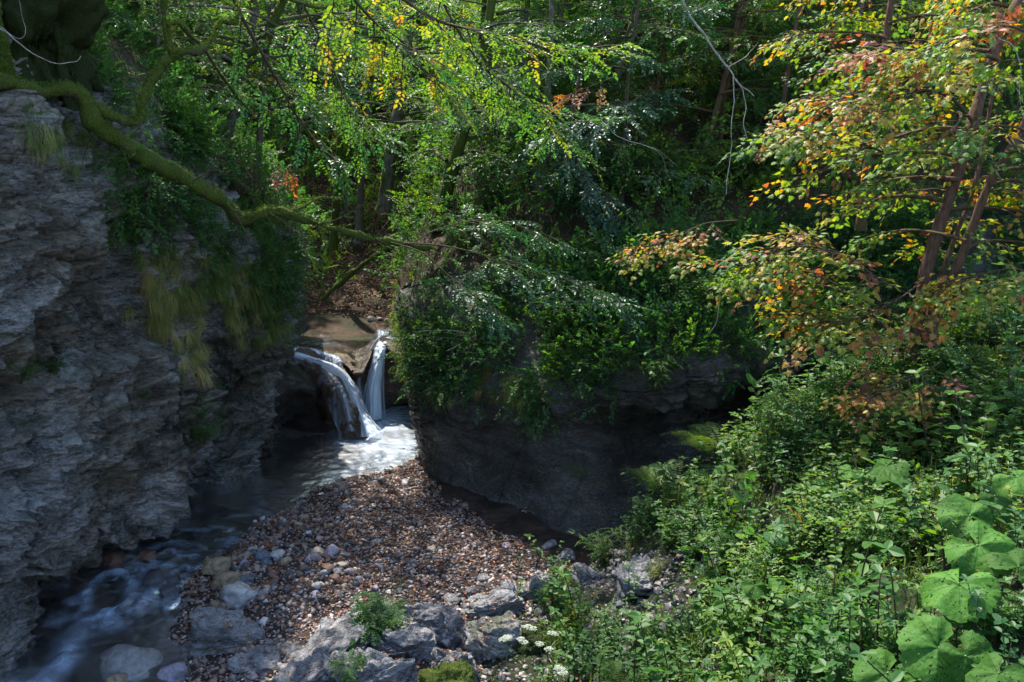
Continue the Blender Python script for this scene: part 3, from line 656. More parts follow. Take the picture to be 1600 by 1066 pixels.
SPR = {'beech': [spray('ovate', .42, 14, .075, .25, seed=i) for i in range(6)],
       'small': [spray('ovate', .34, 18, .045, .35, seed=i) for i in range(6)],
       'ivy': [spray('ovate', .30, 13, .066, .4, 1.1, seed=i) for i in range(6)],
       'maple': [spray('maple', .40, 10, .10, .3, .9, seed=i, lcs=.10) for i in range(6)],
       'far': [spray('far', .75, 22, .115, .3, 1.1, seed=i, stems=False, lcs=.07) for i in range(8)],
       'needle': [spray('lance', .5, 34, .05, .55, 1.2, seed=i, lcs=.04) for i in range(5)],
       'pinnate': [pinnate(seed=i) for i in range(4)],
       'herb': [herb(rng.uniform(.18, .4), rng.integers(4, 7), rng.uniform(.045, .085), 'ovate') for i in range(12)],
       'maplet': [herb(.3, 4, .10, 'maple') for i in range(3)]}
def frames_for(D, tilt=.35):
    n = len(D); return frames(D, A(0, 0, 1)+jit(n, tilt))
def put_sprays(g, kind, T, D, S, lc, tilt=.3):
    T = np.asarray(T, float); D = np.asarray(D, float); n = len(T); pick = rng.integers(0, len(SPR[kind]), n)
    S = np.broadcast_to(S, (n,)); lc = np.broadcast_to(lc, (n,)); R = frames_for(D, tilt)
    for k, P in enumerate(SPR[kind]):
        q = pick == k; g.place(P, R[q], S[q], T[q], lc[q])
def sample(X, N, n, mask=None, jitter=True):
    """points on a surface grid, even by area"""
    e1 = X[1:, :-1]-X[:-1, :-1]; e2 = X[:-1, 1:]-X[:-1, :-1]; ar = np.linalg.norm(np.cross(e1, e2), axis=-1)
    c = X[:-1, :-1]
    if mask is not None: ar = ar*mask[:-1, :-1]
    p = ar.ravel()/ar.sum(); k = rng.choice(len(p), n, p=p); i, j = np.unravel_index(k, ar.shape)
    f = rng.uniform(0, 1, (n, 2)); P = c[i, j]+e1[i, j]*f[:, :1]+e2[i, j]*f[:, 1:]
    return P, N[i, j]
def on(X, u, v):                                      # index of the surface point that the photo shows at (u,v)
    a, b, d = proj(X); q = (a-u)**2+(b-v)**2; near = q < max(q.min()*1.5, 60); dd = np.where(near, d, 1e9); return np.unravel_index(dd.argmin(), dd.shape)
def mesh_obj(name, g, mats, parent=None, smooth=False, loc=None):
    if g.n == 0: return None
    if loc is not None:
        g2 = Geo(); g2.merge(g, -np.asarray(loc)); g = g2
    o = link(name, g.mesh(name, mats, smooth), parent); return o
LEAFM = lambda gl=False, tw='twig': [M['glossleaf' if gl else 'leaf'], M[tw]]

def clouds(P, sc, s): return fbm(np.asarray(P)*sc, 3, s)

def make_tree(name, path, r0, r1, label, cat='tree', group=None, bark='bark', kind='beech', lc=.42, nl=16, limb=2.6, t0=.25, t1=1., size=1.,
              sub=7, per=4, bias=None, droop=.25, up=.25, lcsd=.06, lean=0., seed=1, dens=1., glossy=False, trunkk=12, lump=.25):
    """trunk along a path of world points, limbs, sub-branches and leaf sprays"""
    global rng
    rng = np.random.default_rng(seed*7+3); rnd = rng
    Pth = spline(path, 40); base = Pth[0].copy(); root = empty(name, base); tag(root, label, cat, group)
    rad = np.linspace(r0, r1, 40); rad[:5] *= np.linspace(1.5, 1, 5)
    mesh_obj('trunk', tube(Pth, rad, trunkk, lump=r0*lump, seed=seed), [M[bark]], root, True, base)
    gb = Geo(); T, D, S = [], [], []
    for i in range(nl):
        t = t0+(t1-t0)*((i+rnd.uniform(0, .9))/nl); k = t*39; p0 = Pth[int(k)]; rr = rad[int(k)]
        az = i*2.4+rnd.normal(0, .4)
        if bias is not None and rnd.random() < .65: az = bias+rnd.normal(0, .7)
        L = limb*rnd.uniform(.6, 1.15)*(1-.45*max(0, t-.5)); h = A(cos(az), sin(az), 0); w = A(-sin(az), cos(az), 0); q = np.linspace(0, 1, 9)
        C = p0+h*(q*L)[:, None]+A(0, 0, 1)*((up*q-droop*q**2)*L*1.2)[:, None]+w*(np.sin(q*4+i)*.09*L)[:, None]
        tube(C, np.linspace(min(rr*.5, .05)*size**.5, .006, 9), 5, 0, 0, gb, lump=.008, seed=i)
        for j in range(sub):
            s = .22+.78*(j+.5)/sub; p = np.array([np.interp(s, q, C[:, c]) for c in range(3)]); sg = 1 if j % 2 else -1
            a2 = az+sg*rnd.uniform(.6, 1.1); l2 = L*.38*(1.15-s*.75)*rnd.uniform(.7, 1.2); h2 = A(cos(a2), sin(a2), 0)
            C2 = p+h2*(q[::2]*l2)[:, None]+A(0, 0, 1)*((.12*q[::2]-.4*q[::2]**2)*l2)[:, None]
            tube(C2, np.linspace(.012, .004, 5), 3, 0, 0, gb)
            m = max(1, int(round(per*dens)))
            for e in range(m):
                s2 = (e+1)/m; pp = np.array([np.interp(s2, q[::2], C2[:, c]) for c in range(3)]); a3 = a2+(rnd.uniform(.4, 1.1)*(1 if e % 2 else -1) if e < m-1 else 0)
                T.append(pp); D.append(A(cos(a3), sin(a3), rnd.normal(-.2, .25)-droop*.4)); S.append(size*rnd.uniform(.75, 1.25))
        T.append(C[-1]); D.append(C[-1]-C[-2]); S.append(size)
    mesh_obj('branches', gb, [M[bark if bark != 'mossbark' else 'bark']], root, True, base)
    T = np.array(T); g = Geo(); put_sprays(g, kind, T, np.array(D), np.array(S), np.clip(lc+clouds(T, .9, seed)*.14+rng.normal(0, lcsd, len(T)), 0, 1))
    mesh_obj('crown', g, LEAFM(glossy), root, False, base)
    return root
def wpath(pts): return np.array([W(*p) for p in pts])

def shrub_mesh(kind, h, ns, lc, seed, size=1., glossy=False, spread=.8):
    global rng
    rng = np.random.default_rng(seed); gs, T, D = Geo(), [], []
    for i in range(ns):
        az = i*2.4+rng.normal(0, .4); L = h*rng.uniform(.65, 1.15); q = np.linspace(0, 1, 7); o = rng.uniform(.25, 1)*spread
        C = np.c_[cos(az)*o*L*q**1.4, sin(az)*o*L*q**1.4, L*(q-.3*o*q**2)]; C[:, :2] += rng.normal(0, .03*h, 2)
        tube(C, np.linspace(.014, .004, 7)*h, 4, 0, 0, gs)
        for s in np.linspace(.3, 1, 7):
            p = np.array([np.interp(s, q, C[:, c]) for c in range(3)])
            for e in range(2):
                a2 = rng.uniform(0, 2*pi); T.append(p); D.append(A(cos(a2), sin(a2), rng.normal(.1, .35)))
    g = Geo(); T = np.array(T); put_sprays(g, kind, T, np.array(D), size*rng.uniform(.7, 1.2, len(T)), np.clip(lc+rng.normal(0, .05, len(T)), 0, 1))
    return gs.mesh('stems', [M['twig']], True), g.mesh('foliage', LEAFM(glossy))
PROTO = {}
def shrub(key, loc, rz, s, label, group=None, cat='shrub', name='shrub'):
    r = empty(name, loc); r.rotation_euler = (0, 0, rz); r.scale = (s, s, s); tag(r, label, cat, group)
    link('stems', PROTO[key][0], r); link('foliage', PROTO[key][1], r); return r

# ================================================================ PEBBLES, STONES, LITTER
def ico(sub):
    import bmesh
    bm = bmesh.new(); bmesh.ops.create_icosphere(bm, subdivisions=sub, radius=.5); V = np.array([v.co[:] for v in bm.verts]); F = np.array([[v.index for v in f.verts] for f in bm.faces]); bm.free(); return V, F
def pebble_protos(sub, n, seed):
    V, F = ico(sub); out = []
    for k in range(n):
        r = np.random.default_rng(seed+k); Q = np.sign(V)*np.abs(V*2)**.8*.5
        Q = Q*(1+fbm(V*2.4+k*5, 2, k)*.55)[:, None]*np.array([1, r.uniform(.62, .95), r.uniform(.38, .68)]); out.append((Q, [(F, np.zeros(len(F), int), np.zeros(len(F)))]))
    return out
rng = np.random.default_rng(5)
SM, BG = pebble_protos(1, 6, 10), pebble_protos(2, 6, 40)
def rand_rot(n, tilt=.3):
    a = rng.uniform(0, 2*pi, n); D = np.c_[np.cos(a), np.sin(a), rng.normal(0, tilt, n)]; return frames(D, A(0, 0, 1)+jit(n, tilt))
def zground(x, y): return bed_z(x, y)
g = Geo()
def pebbles(P, S, protos, lc):
    R = rand_rot(len(P)); pick = rng.integers(0, len(protos), len(P))
    for k, pr in enumerate(protos):
        q = pick == k; g.place(pr, R[q], S[q], P[q], lc[q])
WF = spline(np.array([G(672,758)[:2], G(722,787)[:2], G(800,826)[:2], G(895,887)[:2]]), 60)
def sandy(x, y):                                      # the strip of bare silt at the foot of the middle rock
    D = np.min([np.hypot(x-q[0], y-q[1]) for q in WF], axis=0); return D < .42+.35*noise(np.stack([x*1.5, y*1.5, x*0], -1), 66)-.25*np.clip(y-15.2, 0, 1.2)
def bar_points(n, lo=-.55, deep=.15):
    x = rng.uniform(-7, 2.6, n*3); y = rng.uniform(8.2, 19.5, n*3); d = stream_d(x, y); keep = (d > lo) & ~sandy(x, y)
    x, y, d = x[keep][:n], y[keep][:n], d[keep][:n]; return np.c_[x, y, zground(x, y)], d
P, d = bar_points(30000); a, b, dd = proj(P); vis = (a > -60) & (a < 1000) & (b < 1140); P = P[vis]
S = rng.lognormal(-3.25, .38, len(P)); lc = np.clip(rng.uniform(0, 1, len(P)), 0, 1); pebbles(P+A(0, 0, .0)+S[:, None]*A(0, 0, .12), S, SM, lc)
P, d = bar_points(3200, -.75); a, b, dd = proj(P); vis = (a > 120) & (a < 1000) & (b < 1140); P = P[vis]
u, v, _ = proj(P); w = np.exp(-np.abs(d[vis]-.6)/1.0); S = rng.lognormal(-2.52, .33, len(P))*(.62+.55*w)*np.where(u > 560, .72, 1); pebbles(P+S[:, None]*A(0, 0, .15), S, BG, rng.uniform(0, 1, len(P)))
me = g.mesh('gravel', [M['pebble']], True); tag(link('gravel', me), kind='stuff')

# stones one can count
STV = []
for k in range(8):
    STV.append(rock_mesh('stone', 200+k, (.5, rng.uniform(.34, .45), rng.uniform(.2, .32)), M['stone'], .012, .1, 3, rough=.14, boxy=.35, facets=5))
stone_n = 0
COLS = {'pale pink': (.50, .38, .36), 'white': (.62, .60, .58), 'blue grey': (.17, .20, .26), 'tan': (.40, .30, .19), 'dark grey': (.10, .10, .11), 'reddish brown': (.24, .12, .08),
        'grey': (.27, .27, .27), 'cream': (.50, .43, .34), 'lavender': (.40, .36, .46)}
def stone(p, size, colname, label, group=None, name='stone', cat='stone', shape=None, rz=None, lift=.12, sc=(1, 1, 1)):
    o = link(name, STV[rng.integers(0, 8)] if shape is None else shape); o.location = np.asarray(p)+A(0, 0, size*lift); o.scale = (size*sc[0], size*sc[1], size*sc[2])
    o.rotation_euler = (rng.normal(0, .12), rng.normal(0, .12), rng.uniform(0, 6.28) if rz is None else rz); o.color = (*[.72*q for q in COLS[colname]], 1); return tag(o, label, cat, group)
def pxs(u, v, px, z=.05): p = G(u, v, z); return p, px/FPX*np.linalg.norm(p-CAM)
ANG = [rock_mesh('stone', 230+k, (.5, .42, .33), M['stone'], .03, .2, 4, rough=.12, boxy=.5, facets=12) for k in range(3)]
NAMED = [(370,940,62,'white','large squarish white stone with a dished top at the edge of the stream',.75), (337,893,44,'tan','tan layered cobble perched on another at the water edge',.8), (352,918,44,'tan','brownish rounded cobble under the perched tan one',.9),
 (383,920,34,'blue grey','smooth pale blue oval stone just behind the big white one',.9), (489,955,34,'lavender','pointed lavender stone standing alone above the slabs',1.3), (383,907,27,'pale pink','flat pink stone behind the smooth blue oval one',.8),
 (417,928,34,'reddish brown','dark brown rounded cobble right of the smooth blue oval',.9), (473,883,22,'cream','cream oval stone high on the left part of the gravel',.9), (448,917,26,'cream','long cream stone between two dark grey ones',.6),
 (452,905,24,'blue grey','bluish cobble touching the long cream stone',.8), (471,908,22,'blue grey','narrow slate coloured stone right of the bluish cobble',.7), (513,918,28,'grey','flat grey oval stone on the mid gravel left of the green sprig',.7),
 (530,936,22,'white','chunky white stone right of the flat grey oval',1), (455,965,34,'pale pink','flat pink stone lying above the gap between two slabs',.7), (427,878,18,'blue grey','square bluish stone near the waterline',.9),
 (640,893,34,'grey','rounded grey stone in the middle of the gravel bar',1), (619,899,26,'cream','pale flattish stone left of the rounded grey one in mid gravel',.7), (683,902,34,'grey','wide low grey stone right of the rounded grey one',.6),
 (610,927,24,'cream','cream oval stone in the sunlit patch of the gravel',.9), (577,908,30,'lavender','dull purple stone below the small plants on the gravel',.8), (715,945,12,'white','tiny bright white stone lying on red leaves',1),
 (688,857,20,'lavender','pinkish cobble on the upper middle gravel',.8), (470,857,26,'grey','grey cobble on the dark left part of the bar',.8), (560,872,26,'dark grey','long dark stone on the upper left gravel',.6), (690,945,14,'blue grey','small blue stone in front of the dark litter',.9),
 (395,1030,1,'grey','',1)][:-1]
for u, v, px, c, lab, sz in NAMED:
    p, s = pxs(u, v, px*1.05); stone(p, s, c, lab, lift=.22*sz, sc=(1, 1, sz*1.15), rz=rng.normal(0, .3), shape=ANG[int(u) % 3] if px > 31 else None)
# submerged and half submerged stones in the stream
for u, v, px, c, lab in [(205,1035,80,'grey','broad pale stone lying under the stream near the bottom edge'), (270,1050,40,'lavender','rounded bluish stone half under the stream beside the slab'), (185,1062,30,'tan','small tan stone at the bottom edge in the stream'),
                         (240,905,38,'dark grey','dark wet stone the rapids split around'), (180,872,34,'reddish brown','wet brown stone under the overhang by the trickle'), (262,925,34,'dark grey','black wet stone below the split rapids'), (300,930,26,'reddish brown','wet brown cobble at the right edge of the rapids'),
                         (232,870,30,'reddish brown','brown stone breaking the upper rapids')]:
    p, s = pxs(u, v, px, -.02); stone(p, s, c, lab, lift=-.02)
k = 0; cn = list(COLS)
for i in range(2400):
    u = rng.normal(520, 150); v = rng.uniform(775, 985); p = G(u, v, .06); dd_ = float(stream_d(p[0], p[1]))
    if dd_ < -.1 or u < 325 or u > 860 or v < 790+max(0, u-640)*.38 or v > 950+.0*(u): continue
    if rng.random() > np.exp(-abs(u-440)/130)+.12: continue
    c = cn[rng.integers(0, len(cn))]; s = rng.uniform(.11, .27)*(.7 if v < 860 else 1)*(1 if u < 560 else .62)
    p[2] = float(zground(p[0], p[1])); stone(p, s, c, f'small {c} cobble scattered on the gravel bar', f'{c} cobbles on the gravel bar', 'cobble', 'cobble', lift=.08); k += 1
    if k >= 150: break
print('cobbles', k)

LITTER_EXTRA = []
# fallen leaves: on the bar, on the far bank, on the near slope
def litter(P, N, size, name='leaf_litter', lcmax=.92):
    gg = Geo(); n = len(P); a = rng.uniform(0, 2*pi, n); D = np.c_[np.cos(a), np.sin(a), rng.normal(0, .2, n)]; D = D-N*(D*N).sum(1)[:, None]*.8
    V, F = LG['ovate']; V = V*np.array([1, 1.1, 2.2]); gg.place((V, [(F, np.zeros(2, int), np.zeros(2))]), frames(D, N+jit(n, .35)), size*rng.uniform(.6, 1.2, n), P+N*.02, rng.beta(1.6, 1.4, n)*lcmax)
    return tag(link(name, gg.mesh(name, [M['litter']])), kind='stuff')
P, d = bar_points(9000, .0); w = rng.random(len(P)) < np.exp(-np.maximum(0, (14.2-P[:, 1]))*.25)*1.2; P = P[w]; litter(P+A(0, 0, .035), np.tile(A(0, 0, 1), (len(P), 1)), .055)
m = (HX[..., 1] > 24.2) & (HX[..., 1] < 34) & (HX[..., 0] > -8) & (HX[..., 0] < 0); P, N = sample(HX, HN, 9000, m); litter(P, N, .09)
P, N = sample(BKX, BKN, 3500); litter(P, N, .06)
# stones along the far water edge
for i, (u, v, px) in enumerate([(580,500,13),(594,499,10),(604,502,9),(492,508,14),(548,513,8),(567,505,8),(460,508,9)]):
    p = W(u, v, 24.2); stone(p, px/FPX*24.5, ['cream','cream','tan','grey','dark grey','grey','dark grey'][i], ['cream block at the far water edge','second pale block at the far water edge, beside the cream one','small tan block at the far water edge by the green edge','flat grey stone at the left end of the far water edge','small black stone sitting in the river above the falls','small grey stone on the far shore left of the cream block','dark stone on the far shore beside the grassy cliff corner'][i])
# broken rock shelves along the bottom of the bar
SL = []
def slab(u, v, wpx, hpx, y, label, seed, mtl='slab', rz=0., dip=.15, thick=.32, name='rock_slab', tilt=(0, 0), z=None):
    c = W(u, v, y) if z is None else G(u, v, z); ds = np.linalg.norm(c-CAM); sx = wpx/FPX*ds/2; sy = hpx*.72/FPX*ds/2/ max(.25, (CAMH-c[2])/ds)*.95
    me = rock_mesh(name, seed, (sx*1.02, sy*1.1, thick*.82), M[mtl], .11, dip, 6, rough=.14, boxy=.6, facets=14); o = link(name, me); o.location = c+A(0, 0, -thick*.12); o.rotation_euler = (tilt[0], tilt[1], rz)
    co = np.array([v.co[:] for v in me.vertices]); no = np.array([v.normal[:] for v in me.vertices]); q = np.where(no[:, 2] > .7)[0]
    if len(q) and z is not None:
        q = rng.choice(q, min(len(q), int(18+sx*60))); Rm = np.array(o.rotation_euler.to_matrix()); SL.append((co[q]@Rm.T+np.array(o.location), no[q]@Rm.T))
    return tag(o, label, 'rock')
slab(350,995,170,62,0,'long dark mossy slab lying at the edge of the stream',301,z=.12,rz=.06,thick=.30,tilt=(.12,.08))
slab(405,1042,125,90,0,'rounded grey slab in front of the long mossy one',302,z=.10,rz=.35,thick=.30)
slab(512,1030,125,180,0,'big pitted grey slab spotted with red leaves',303,z=.30,rz=-.2,thick=.42)
slab(628,1010,130,80,0,'flat grey slab dotted with orange leaves behind the green sprig',304,z=.30,rz=-.1,thick=.34,tilt=(.1,0))
slab(668,975,110,50,0,'cracked grey block with a dark cleft below it',305,z=.28,rz=.3,thick=.3,dip=-.3)
slab(712,985,90,44,0,'tilted slab pointing to the gravel beside the cleft',306,z=.30,rz=-.4,thick=.28,dip=.5,tilt=(0,.35))
slab(702,1035,64,60,0,'narrow leaning slab above the mossy corner',307,z=.45,rz=.8,thick=.32,tilt=(.25,.3))
slab(770,950,130,44,0,'splintered layered ledge in the middle of the bar edge',308,z=.28,rz=.55,thick=.24,dip=.5,tilt=(0,-.15))
slab(838,925,90,34,0,'splintered layered ledge nearest the right rock foot',309,z=.30,rz=.5,thick=.26,dip=.4,tilt=(0,-.2))
slab(880,908,50,30,0,'pale flaky block at the tip of the green bank',310,z=.28,rz=.2,thick=.2)
slab(580,970,80,40,0,'low broken rock under the small fern-like sprig',311,z=.2,rz=.1,thick=.22)
slab(590,1060,160,60,0,'rough grey shelf at the bottom edge of the picture',312,z=.35,rz=0,thick=.35)
slab(780,1000,120,60,0,'weathered stump-like rock with moss behind the white flowers',313,mtl='rock',z=.40,rz=.2,thick=.3)
slab(925,910,70,40,11.9,'crumbly shale outcrop on the bank under the ferns',314,rz=-.3,thick=.3,dip=.2)
slab(1000,910,90,70,10.9,'dark shale outcrop right of the crumbly one',315,rz=.2,thick=.35,dip=.2)
slab(960,940,110,30,11.1,'thin shelf of shale jutting over a dark gap',316,rz=.0,thick=.12,dip=.05)
FRG = [rock_mesh('rock_fragment', 330+k, (.5, rng.uniform(.3, .45), rng.uniform(.14, .3)), M['slab'], .03, .2, 4, rough=.12, boxy=.5, facets=11) for k in range(7)]
for k in range(110):
    t = rng.uniform(0, 1); u = 440+t*450; v = 1058-t*150+rng.normal(0, 26)
    if v > 1085: continue
    p = G(u, v, .22); s_ = rng.lognormal(-1.55, .4); o = link('rock_fragment', FRG[k % 7]); o.location = p; o.scale = (s_, s_, s_); o.rotation_euler = (rng.normal(0, .35), rng.normal(0, .35), rng.uniform(0, 6.28))
    tag(o, 'small angular grey rock fragment among the broken slabs along the bottom of the bar', 'rock', 'angular fragments between the broken slabs')
litter(np.concatenate([a for a, b in SL]), np.concatenate([b for a, b in SL]), .045)
g = Geo(); m = (proj(BKX)[0] < 1130) & (proj(BKX)[1] > 860); P, N = sample(BKX, BKN, 4500, m.astype(float)); S = rng.lognormal(-3.0, .5, len(P)); pebbles(P, S, SM, np.clip(rng.normal(.22, .14, len(P)), 0, 1))
tag(link('scree', g.mesh('scree', [M['pebble']])), kind='stuff')

# ================================================================ VEGETATION
def surf_pts(X, u, v): i, j = on(X, u, v); return X[i, j]
# ---- prototype forest trees, copied over the slopes
def copy_tree(o, loc, rz, s, label, group):
    c = o.copy(); COL.objects.link(c); c.location = loc; c.rotation_euler = (0, 0, rz); c.scale = (s, s, s); c['label'] = label; c['group'] = group
    for ch in list(o.children):
        k = ch.copy(); COL.objects.link(k); k.parent = c
    return c
def proto_tree(seed, kind, h, lc, lean, **kw):
    r = np.random.default_rng(seed); p = np.array([[0, 0, -.4], [lean*.2, 0, h*.3], [lean*.5+r.normal(0, .15), r.normal(0, .2), h*.65], [lean, r.normal(0, .2), h]])
    return make_tree('forest_tree', p, h*.016+.03, .035, 'tree', kind=kind, lc=lc, seed=seed, **kw)
PT = [proto_tree(1, 'far', 11, .44, .6, nl=26, limb=3.0, t0=.15, per=3, sub=7, size=1.0, lcsd=.07), proto_tree(2, 'far', 13, .52, -.9, nl=28, limb=2.8, t0=.2, per=3, sub=7, size=1.0, lcsd=.08, bark='mossbark'),
      proto_tree(3, 'far', 9, .38, .4, nl=24, limb=2.4, t0=.12, per=3, sub=7, size=.9, lcsd=.07), proto_tree(4, 'far', 8, .60, 1.2, nl=22, limb=2.6, t0=.12, per=3, sub=7, size=.95, lcsd=.1, bark='brownbark'),
      proto_tree(5, 'needle', 12, .30, .2, nl=34, limb=2.2, t0=.1, per=4, sub=8, size=1.1, up=.05, droop=.45, lcsd=.05, bark='bark')]
rng = np.random.default_rng(77)
GRP = {'back': ('slender leafy tree in the dense wood on the slope behind the falls', 'trees on the slope behind the falls'), 'left': ('shaded leafy tree in the dark wood above the left cliff', 'trees above the left cliff'),
       'right': ('young leafy tree in the thicket above the middle rock', 'trees above the middle rock')}
used = set(); nT = 0
def place_tree(k, x, y, z, s, grp):
    global nT
    lab, gr = GRP[grp]; nT += 1
    if k not in used: used.add(k); o = PT[k]; o.location = (x, y, z); o.rotation_euler = (0, 0, rng.uniform(0, 6.28)); o.scale = (s, s, s); tag(o, lab, 'tree', gr)
    else: copy_tree(PT[k], (x, y, z), rng.uniform(0, 6.28), s, lab, gr)
spots = []
for i in range(4000):
    x, y = rng.uniform(-22, 26), rng.uniform(26.5, 46)
    if abs(x) > .62*y+1: continue
    if -4.6 < x < -.6 and y < 31: continue
    if -10 < x < -2.2 and y < 35: continue
    if any((x-a)**2+(y-b)**2 < (1.9+.045*(y-26))**2*1.5 for a, b in spots): continue
    spots.append((x, y)); 
    if len(spots) > 72: break
for x, y in spots:
    k = rng.choice([0, 1, 2, 3, 4], p=[.3, .25, .18, .15, .12]); place_tree(k, x, y, float(hill_z(np.array(x), np.array(y)))-.2, rng.uniform(.75, 1.1), 'back')
for u, v, k, s in [(60,40,0,.7),(190,100,2,.6),(250,60,4,.7),(320,170,1,.6),(-60,-20,1,.8),(150,20,0,.8)]:
    p = surf_pts(LTX[:60], u, v); place_tree(k, *(p+A(-.6, .8, -.2)), s, 'left')
for u, v, k, s in [(760,200,0,.55),(870,120,2,.6),(960,210,2,.5),(1050,100,0,.6),(1130,200,3,.5),(1250,120,3,.6),(1330,40,2,.7),(1450,120,3,.55),(1560,60,3,.7),(1660,200,0,.6),(690,120,1,.6),(1180,20,0,.75),(900,20,4,.6)]:
    p = surf_pts(RTX[:170], u, v); place_tree(k, *(p+A(0, 0, -.2)), s, 'right')
print('forest trees', nT)

# ---- trees whose trunks the photo shows
make_tree('mossy_tree', wpath([(280,320,17.6),(308,215,17.8),(324,150,18),(352,98,18.2),(408,72,18.4),(425,35,18.5),(447,-10,18.7),(480,-140,19)]), .125, .07, 'leaning mossy trunk with a kink, left of the middle of the wood', bark='mossbark', seed=21, lc=.38, nl=14, limb=3.2, t0=.35)
make_tree('leaning_tree', wpath([(325,310,18),(345,240,18.2),(362,185,18.5),(376,130,18.8),(395,40,19),(400,-120,19.4)]), .11, .06, 'straight grey trunk beside the kinked mossy one, leaning right', seed=22, lc=.36, nl=12, limb=3, t0=.4)
make_tree('forest_tree', wpath([(125,260,17),(134,120,17.2),(142,0,17.5),(150,-150,18)]), .24, .17, 'thick dark trunk right behind the moss covered stump', bark='bark', seed=23, lc=.4, nl=9, limb=3, t0=.4)
make_tree('mossy_tree', wpath([(165,260,18.5),(178,150,18.6),(190,70,18.8),(206,0,19),(215,-140,19)]), .19, .13, 'mossy upright trunk second from the left edge', bark='mossbark', seed=24, lc=.4, nl=12, limb=3, t0=.25)
make_tree('forest_tree', wpath([(600,330,26),(608,260,26),(618,200,26),(628,140,26.2),(640,30,26.6),(650,-120,27)]), .2, .1, 'dark trunk standing behind the leaves left of centre', seed=25, lc=.5, nl=14, limb=3, t0=.3)
make_tree('forest_tree', wpath([(686,360,19.5),(700,290,19.5),(714,240,19.5),(735,170,19.7),(760,60,20),(780,-100,20.4)]), .15, .08, 'trunk with a mossy foot just above the green edge of the middle rock', bark='mossbark', seed=26, lc=.46, nl=14, limb=3, t0=.3)
make_tree('forked_tree', wpath([(930,220,20.5),(945,130,20.5),(958,90,20.5),(972,50,20.6),(985,0,20.8),(1000,-120,21.2)]), .15, .11, 'grey forked trunk with moss at the crook, top centre', bark='mossbark', seed=27, lc=.36, nl=10, limb=3, t0=.3)
make_tree('forest_tree', wpath([(842,330,18.6),(846,270,18.7),(850,200,18.9),(858,120,19.2),(866,-60,19.8)]), .09, .06, 'slim upright trunk in the shade over the middle rock', seed=28, lc=.3, nl=12, limb=2.4, t0=.3)
make_tree('sapling', wpath([(968,480,18),(972,400,18),(973,280,18.1),(982,120,18.3),(998,0,18.6),(1010,-120,19)]), .05, .025, 'thin dark sapling stem rising straight through the bushes at centre right', bark='twig', seed=29, lc=.18, nl=18, limb=1.5, t0=.2, per=4, kind='beech', glossy=True)
make_tree('hazel_tree', wpath([(1078,330,19),(1085,280,19),(1104,230,19.1),(1128,140,19.4),(1148,60,19.8),(1162,-10,20),(1180,-120,20.5)]), .085, .05, 'brown leaning stem behind the pale hanging twig', bark='brownbark', seed=30, lc=.30, nl=16, limb=1.9, t0=.25)
make_tree('hazel_tree', wpath([(1120,330,19.4),(1130,170,19.6),(1150,80,19.8),(1172,-20,20),(1190,-130,20.3)]), .05, .03, 'thinner brown stem crossing behind the leaning one', bark='brownbark', seed=31, lc=.33, nl=12, limb=1.7, t0=.3)
make_tree('sapling', wpath([(1258,170,22),(1265,110,22),(1280,0,22.3),(1290,-100,22.6)]), .05, .03, 'slim reddish sapling high on the right slope', bark='brownbark', seed=32, lc=.42, nl=12, limb=1.7, t0=.1)
make_tree('sapling', wpath([(1258,160,20),(1285,110,20),(1320,50,20.2),(1350,-10,20.5),(1390,-120,21)]), .04, .025, 'thin stem slanting up to the right on the slope', bark='brownbark', seed=33, lc=.42, nl=12, limb=1.6, t0=.1)
make_tree('young_maple', wpath([(1345,360,15.5),(1352,280,15.5),(1368,200,15.6),(1376,130,15.7),(1385,60,15.9),(1395,-20,16),(1410,-120,16.4)]), .075, .045, 'straight dark maple trunk left of the big leaning one', cat='tree', bark='brownbark', kind='maple', seed=34, lc=.67, nl=16, limb=1.9, t0=.25, lcsd=.13, per=3)
make_tree('sapling', wpath([(1468,110,19),(1480,45,19),(1496,0,19.2),(1520,-100,19.6)]), .05, .03, 'short dark stem in front of the blue grey rail', bark='brownbark', seed=35, lc=.6, nl=10, limb=1.6, t0=.1, kind='maple', lcsd=.13, per=3)
# the large maple on the near bank: leaning trunk and two stems from one foot
mp = wpath([(1428,560,11.2),(1434,500,11.2),(1447,425,11.25),(1470,345,11.3),(1495,275,11.4),(1520,190,11.5),(1548,95,11.7),(1570,45,11.8),(1600,-20,12),(1650,-140,12.4)])
make_tree('maple_tree', mp, .085, .055, 'leaning brown maple with yellow and orange leaves on the right bank', bark='brownbark', kind='maple', seed=36, lc=.66, nl=15, limb=1.9, t0=.35, bias=pi*.8, lcsd=.12, droop=.3, up=.15, sub=5, per=2, size=.85)
make_tree('maple_tree', wpath([(1455,560,11.0),(1458,505,11.0),(1480,450,11.0),(1505,395,10.9),(1540,300,10.8),(1575,240,10.7),(1604,185,10.7),(1650,60,10.6)]), .075, .03, 'second maple stem bending right beside the leaning trunk', bark='brownbark', kind='maple', seed=37, lc=.67, nl=10, limb=1.3, t0=.4, lcsd=.12, droop=.3, sub=5, per=2, size=.8, bias=pi*.2)
make_tree('maple_tree', wpath([(1445,560,11.3),(1450,500,11.3),(1472,430,11.4),(1492,370,11.5),(1520,300,11.6),(1538,220,11.8),(1560,90,12)]), .04, .02, 'thin third maple stem between the two thicker ones', bark='brownbark', kind='maple', seed=38, lc=.66, nl=6, limb=1.2, t0=.4, lcsd=.12, sub=4, per=2, size=.8, bias=pi*.5)

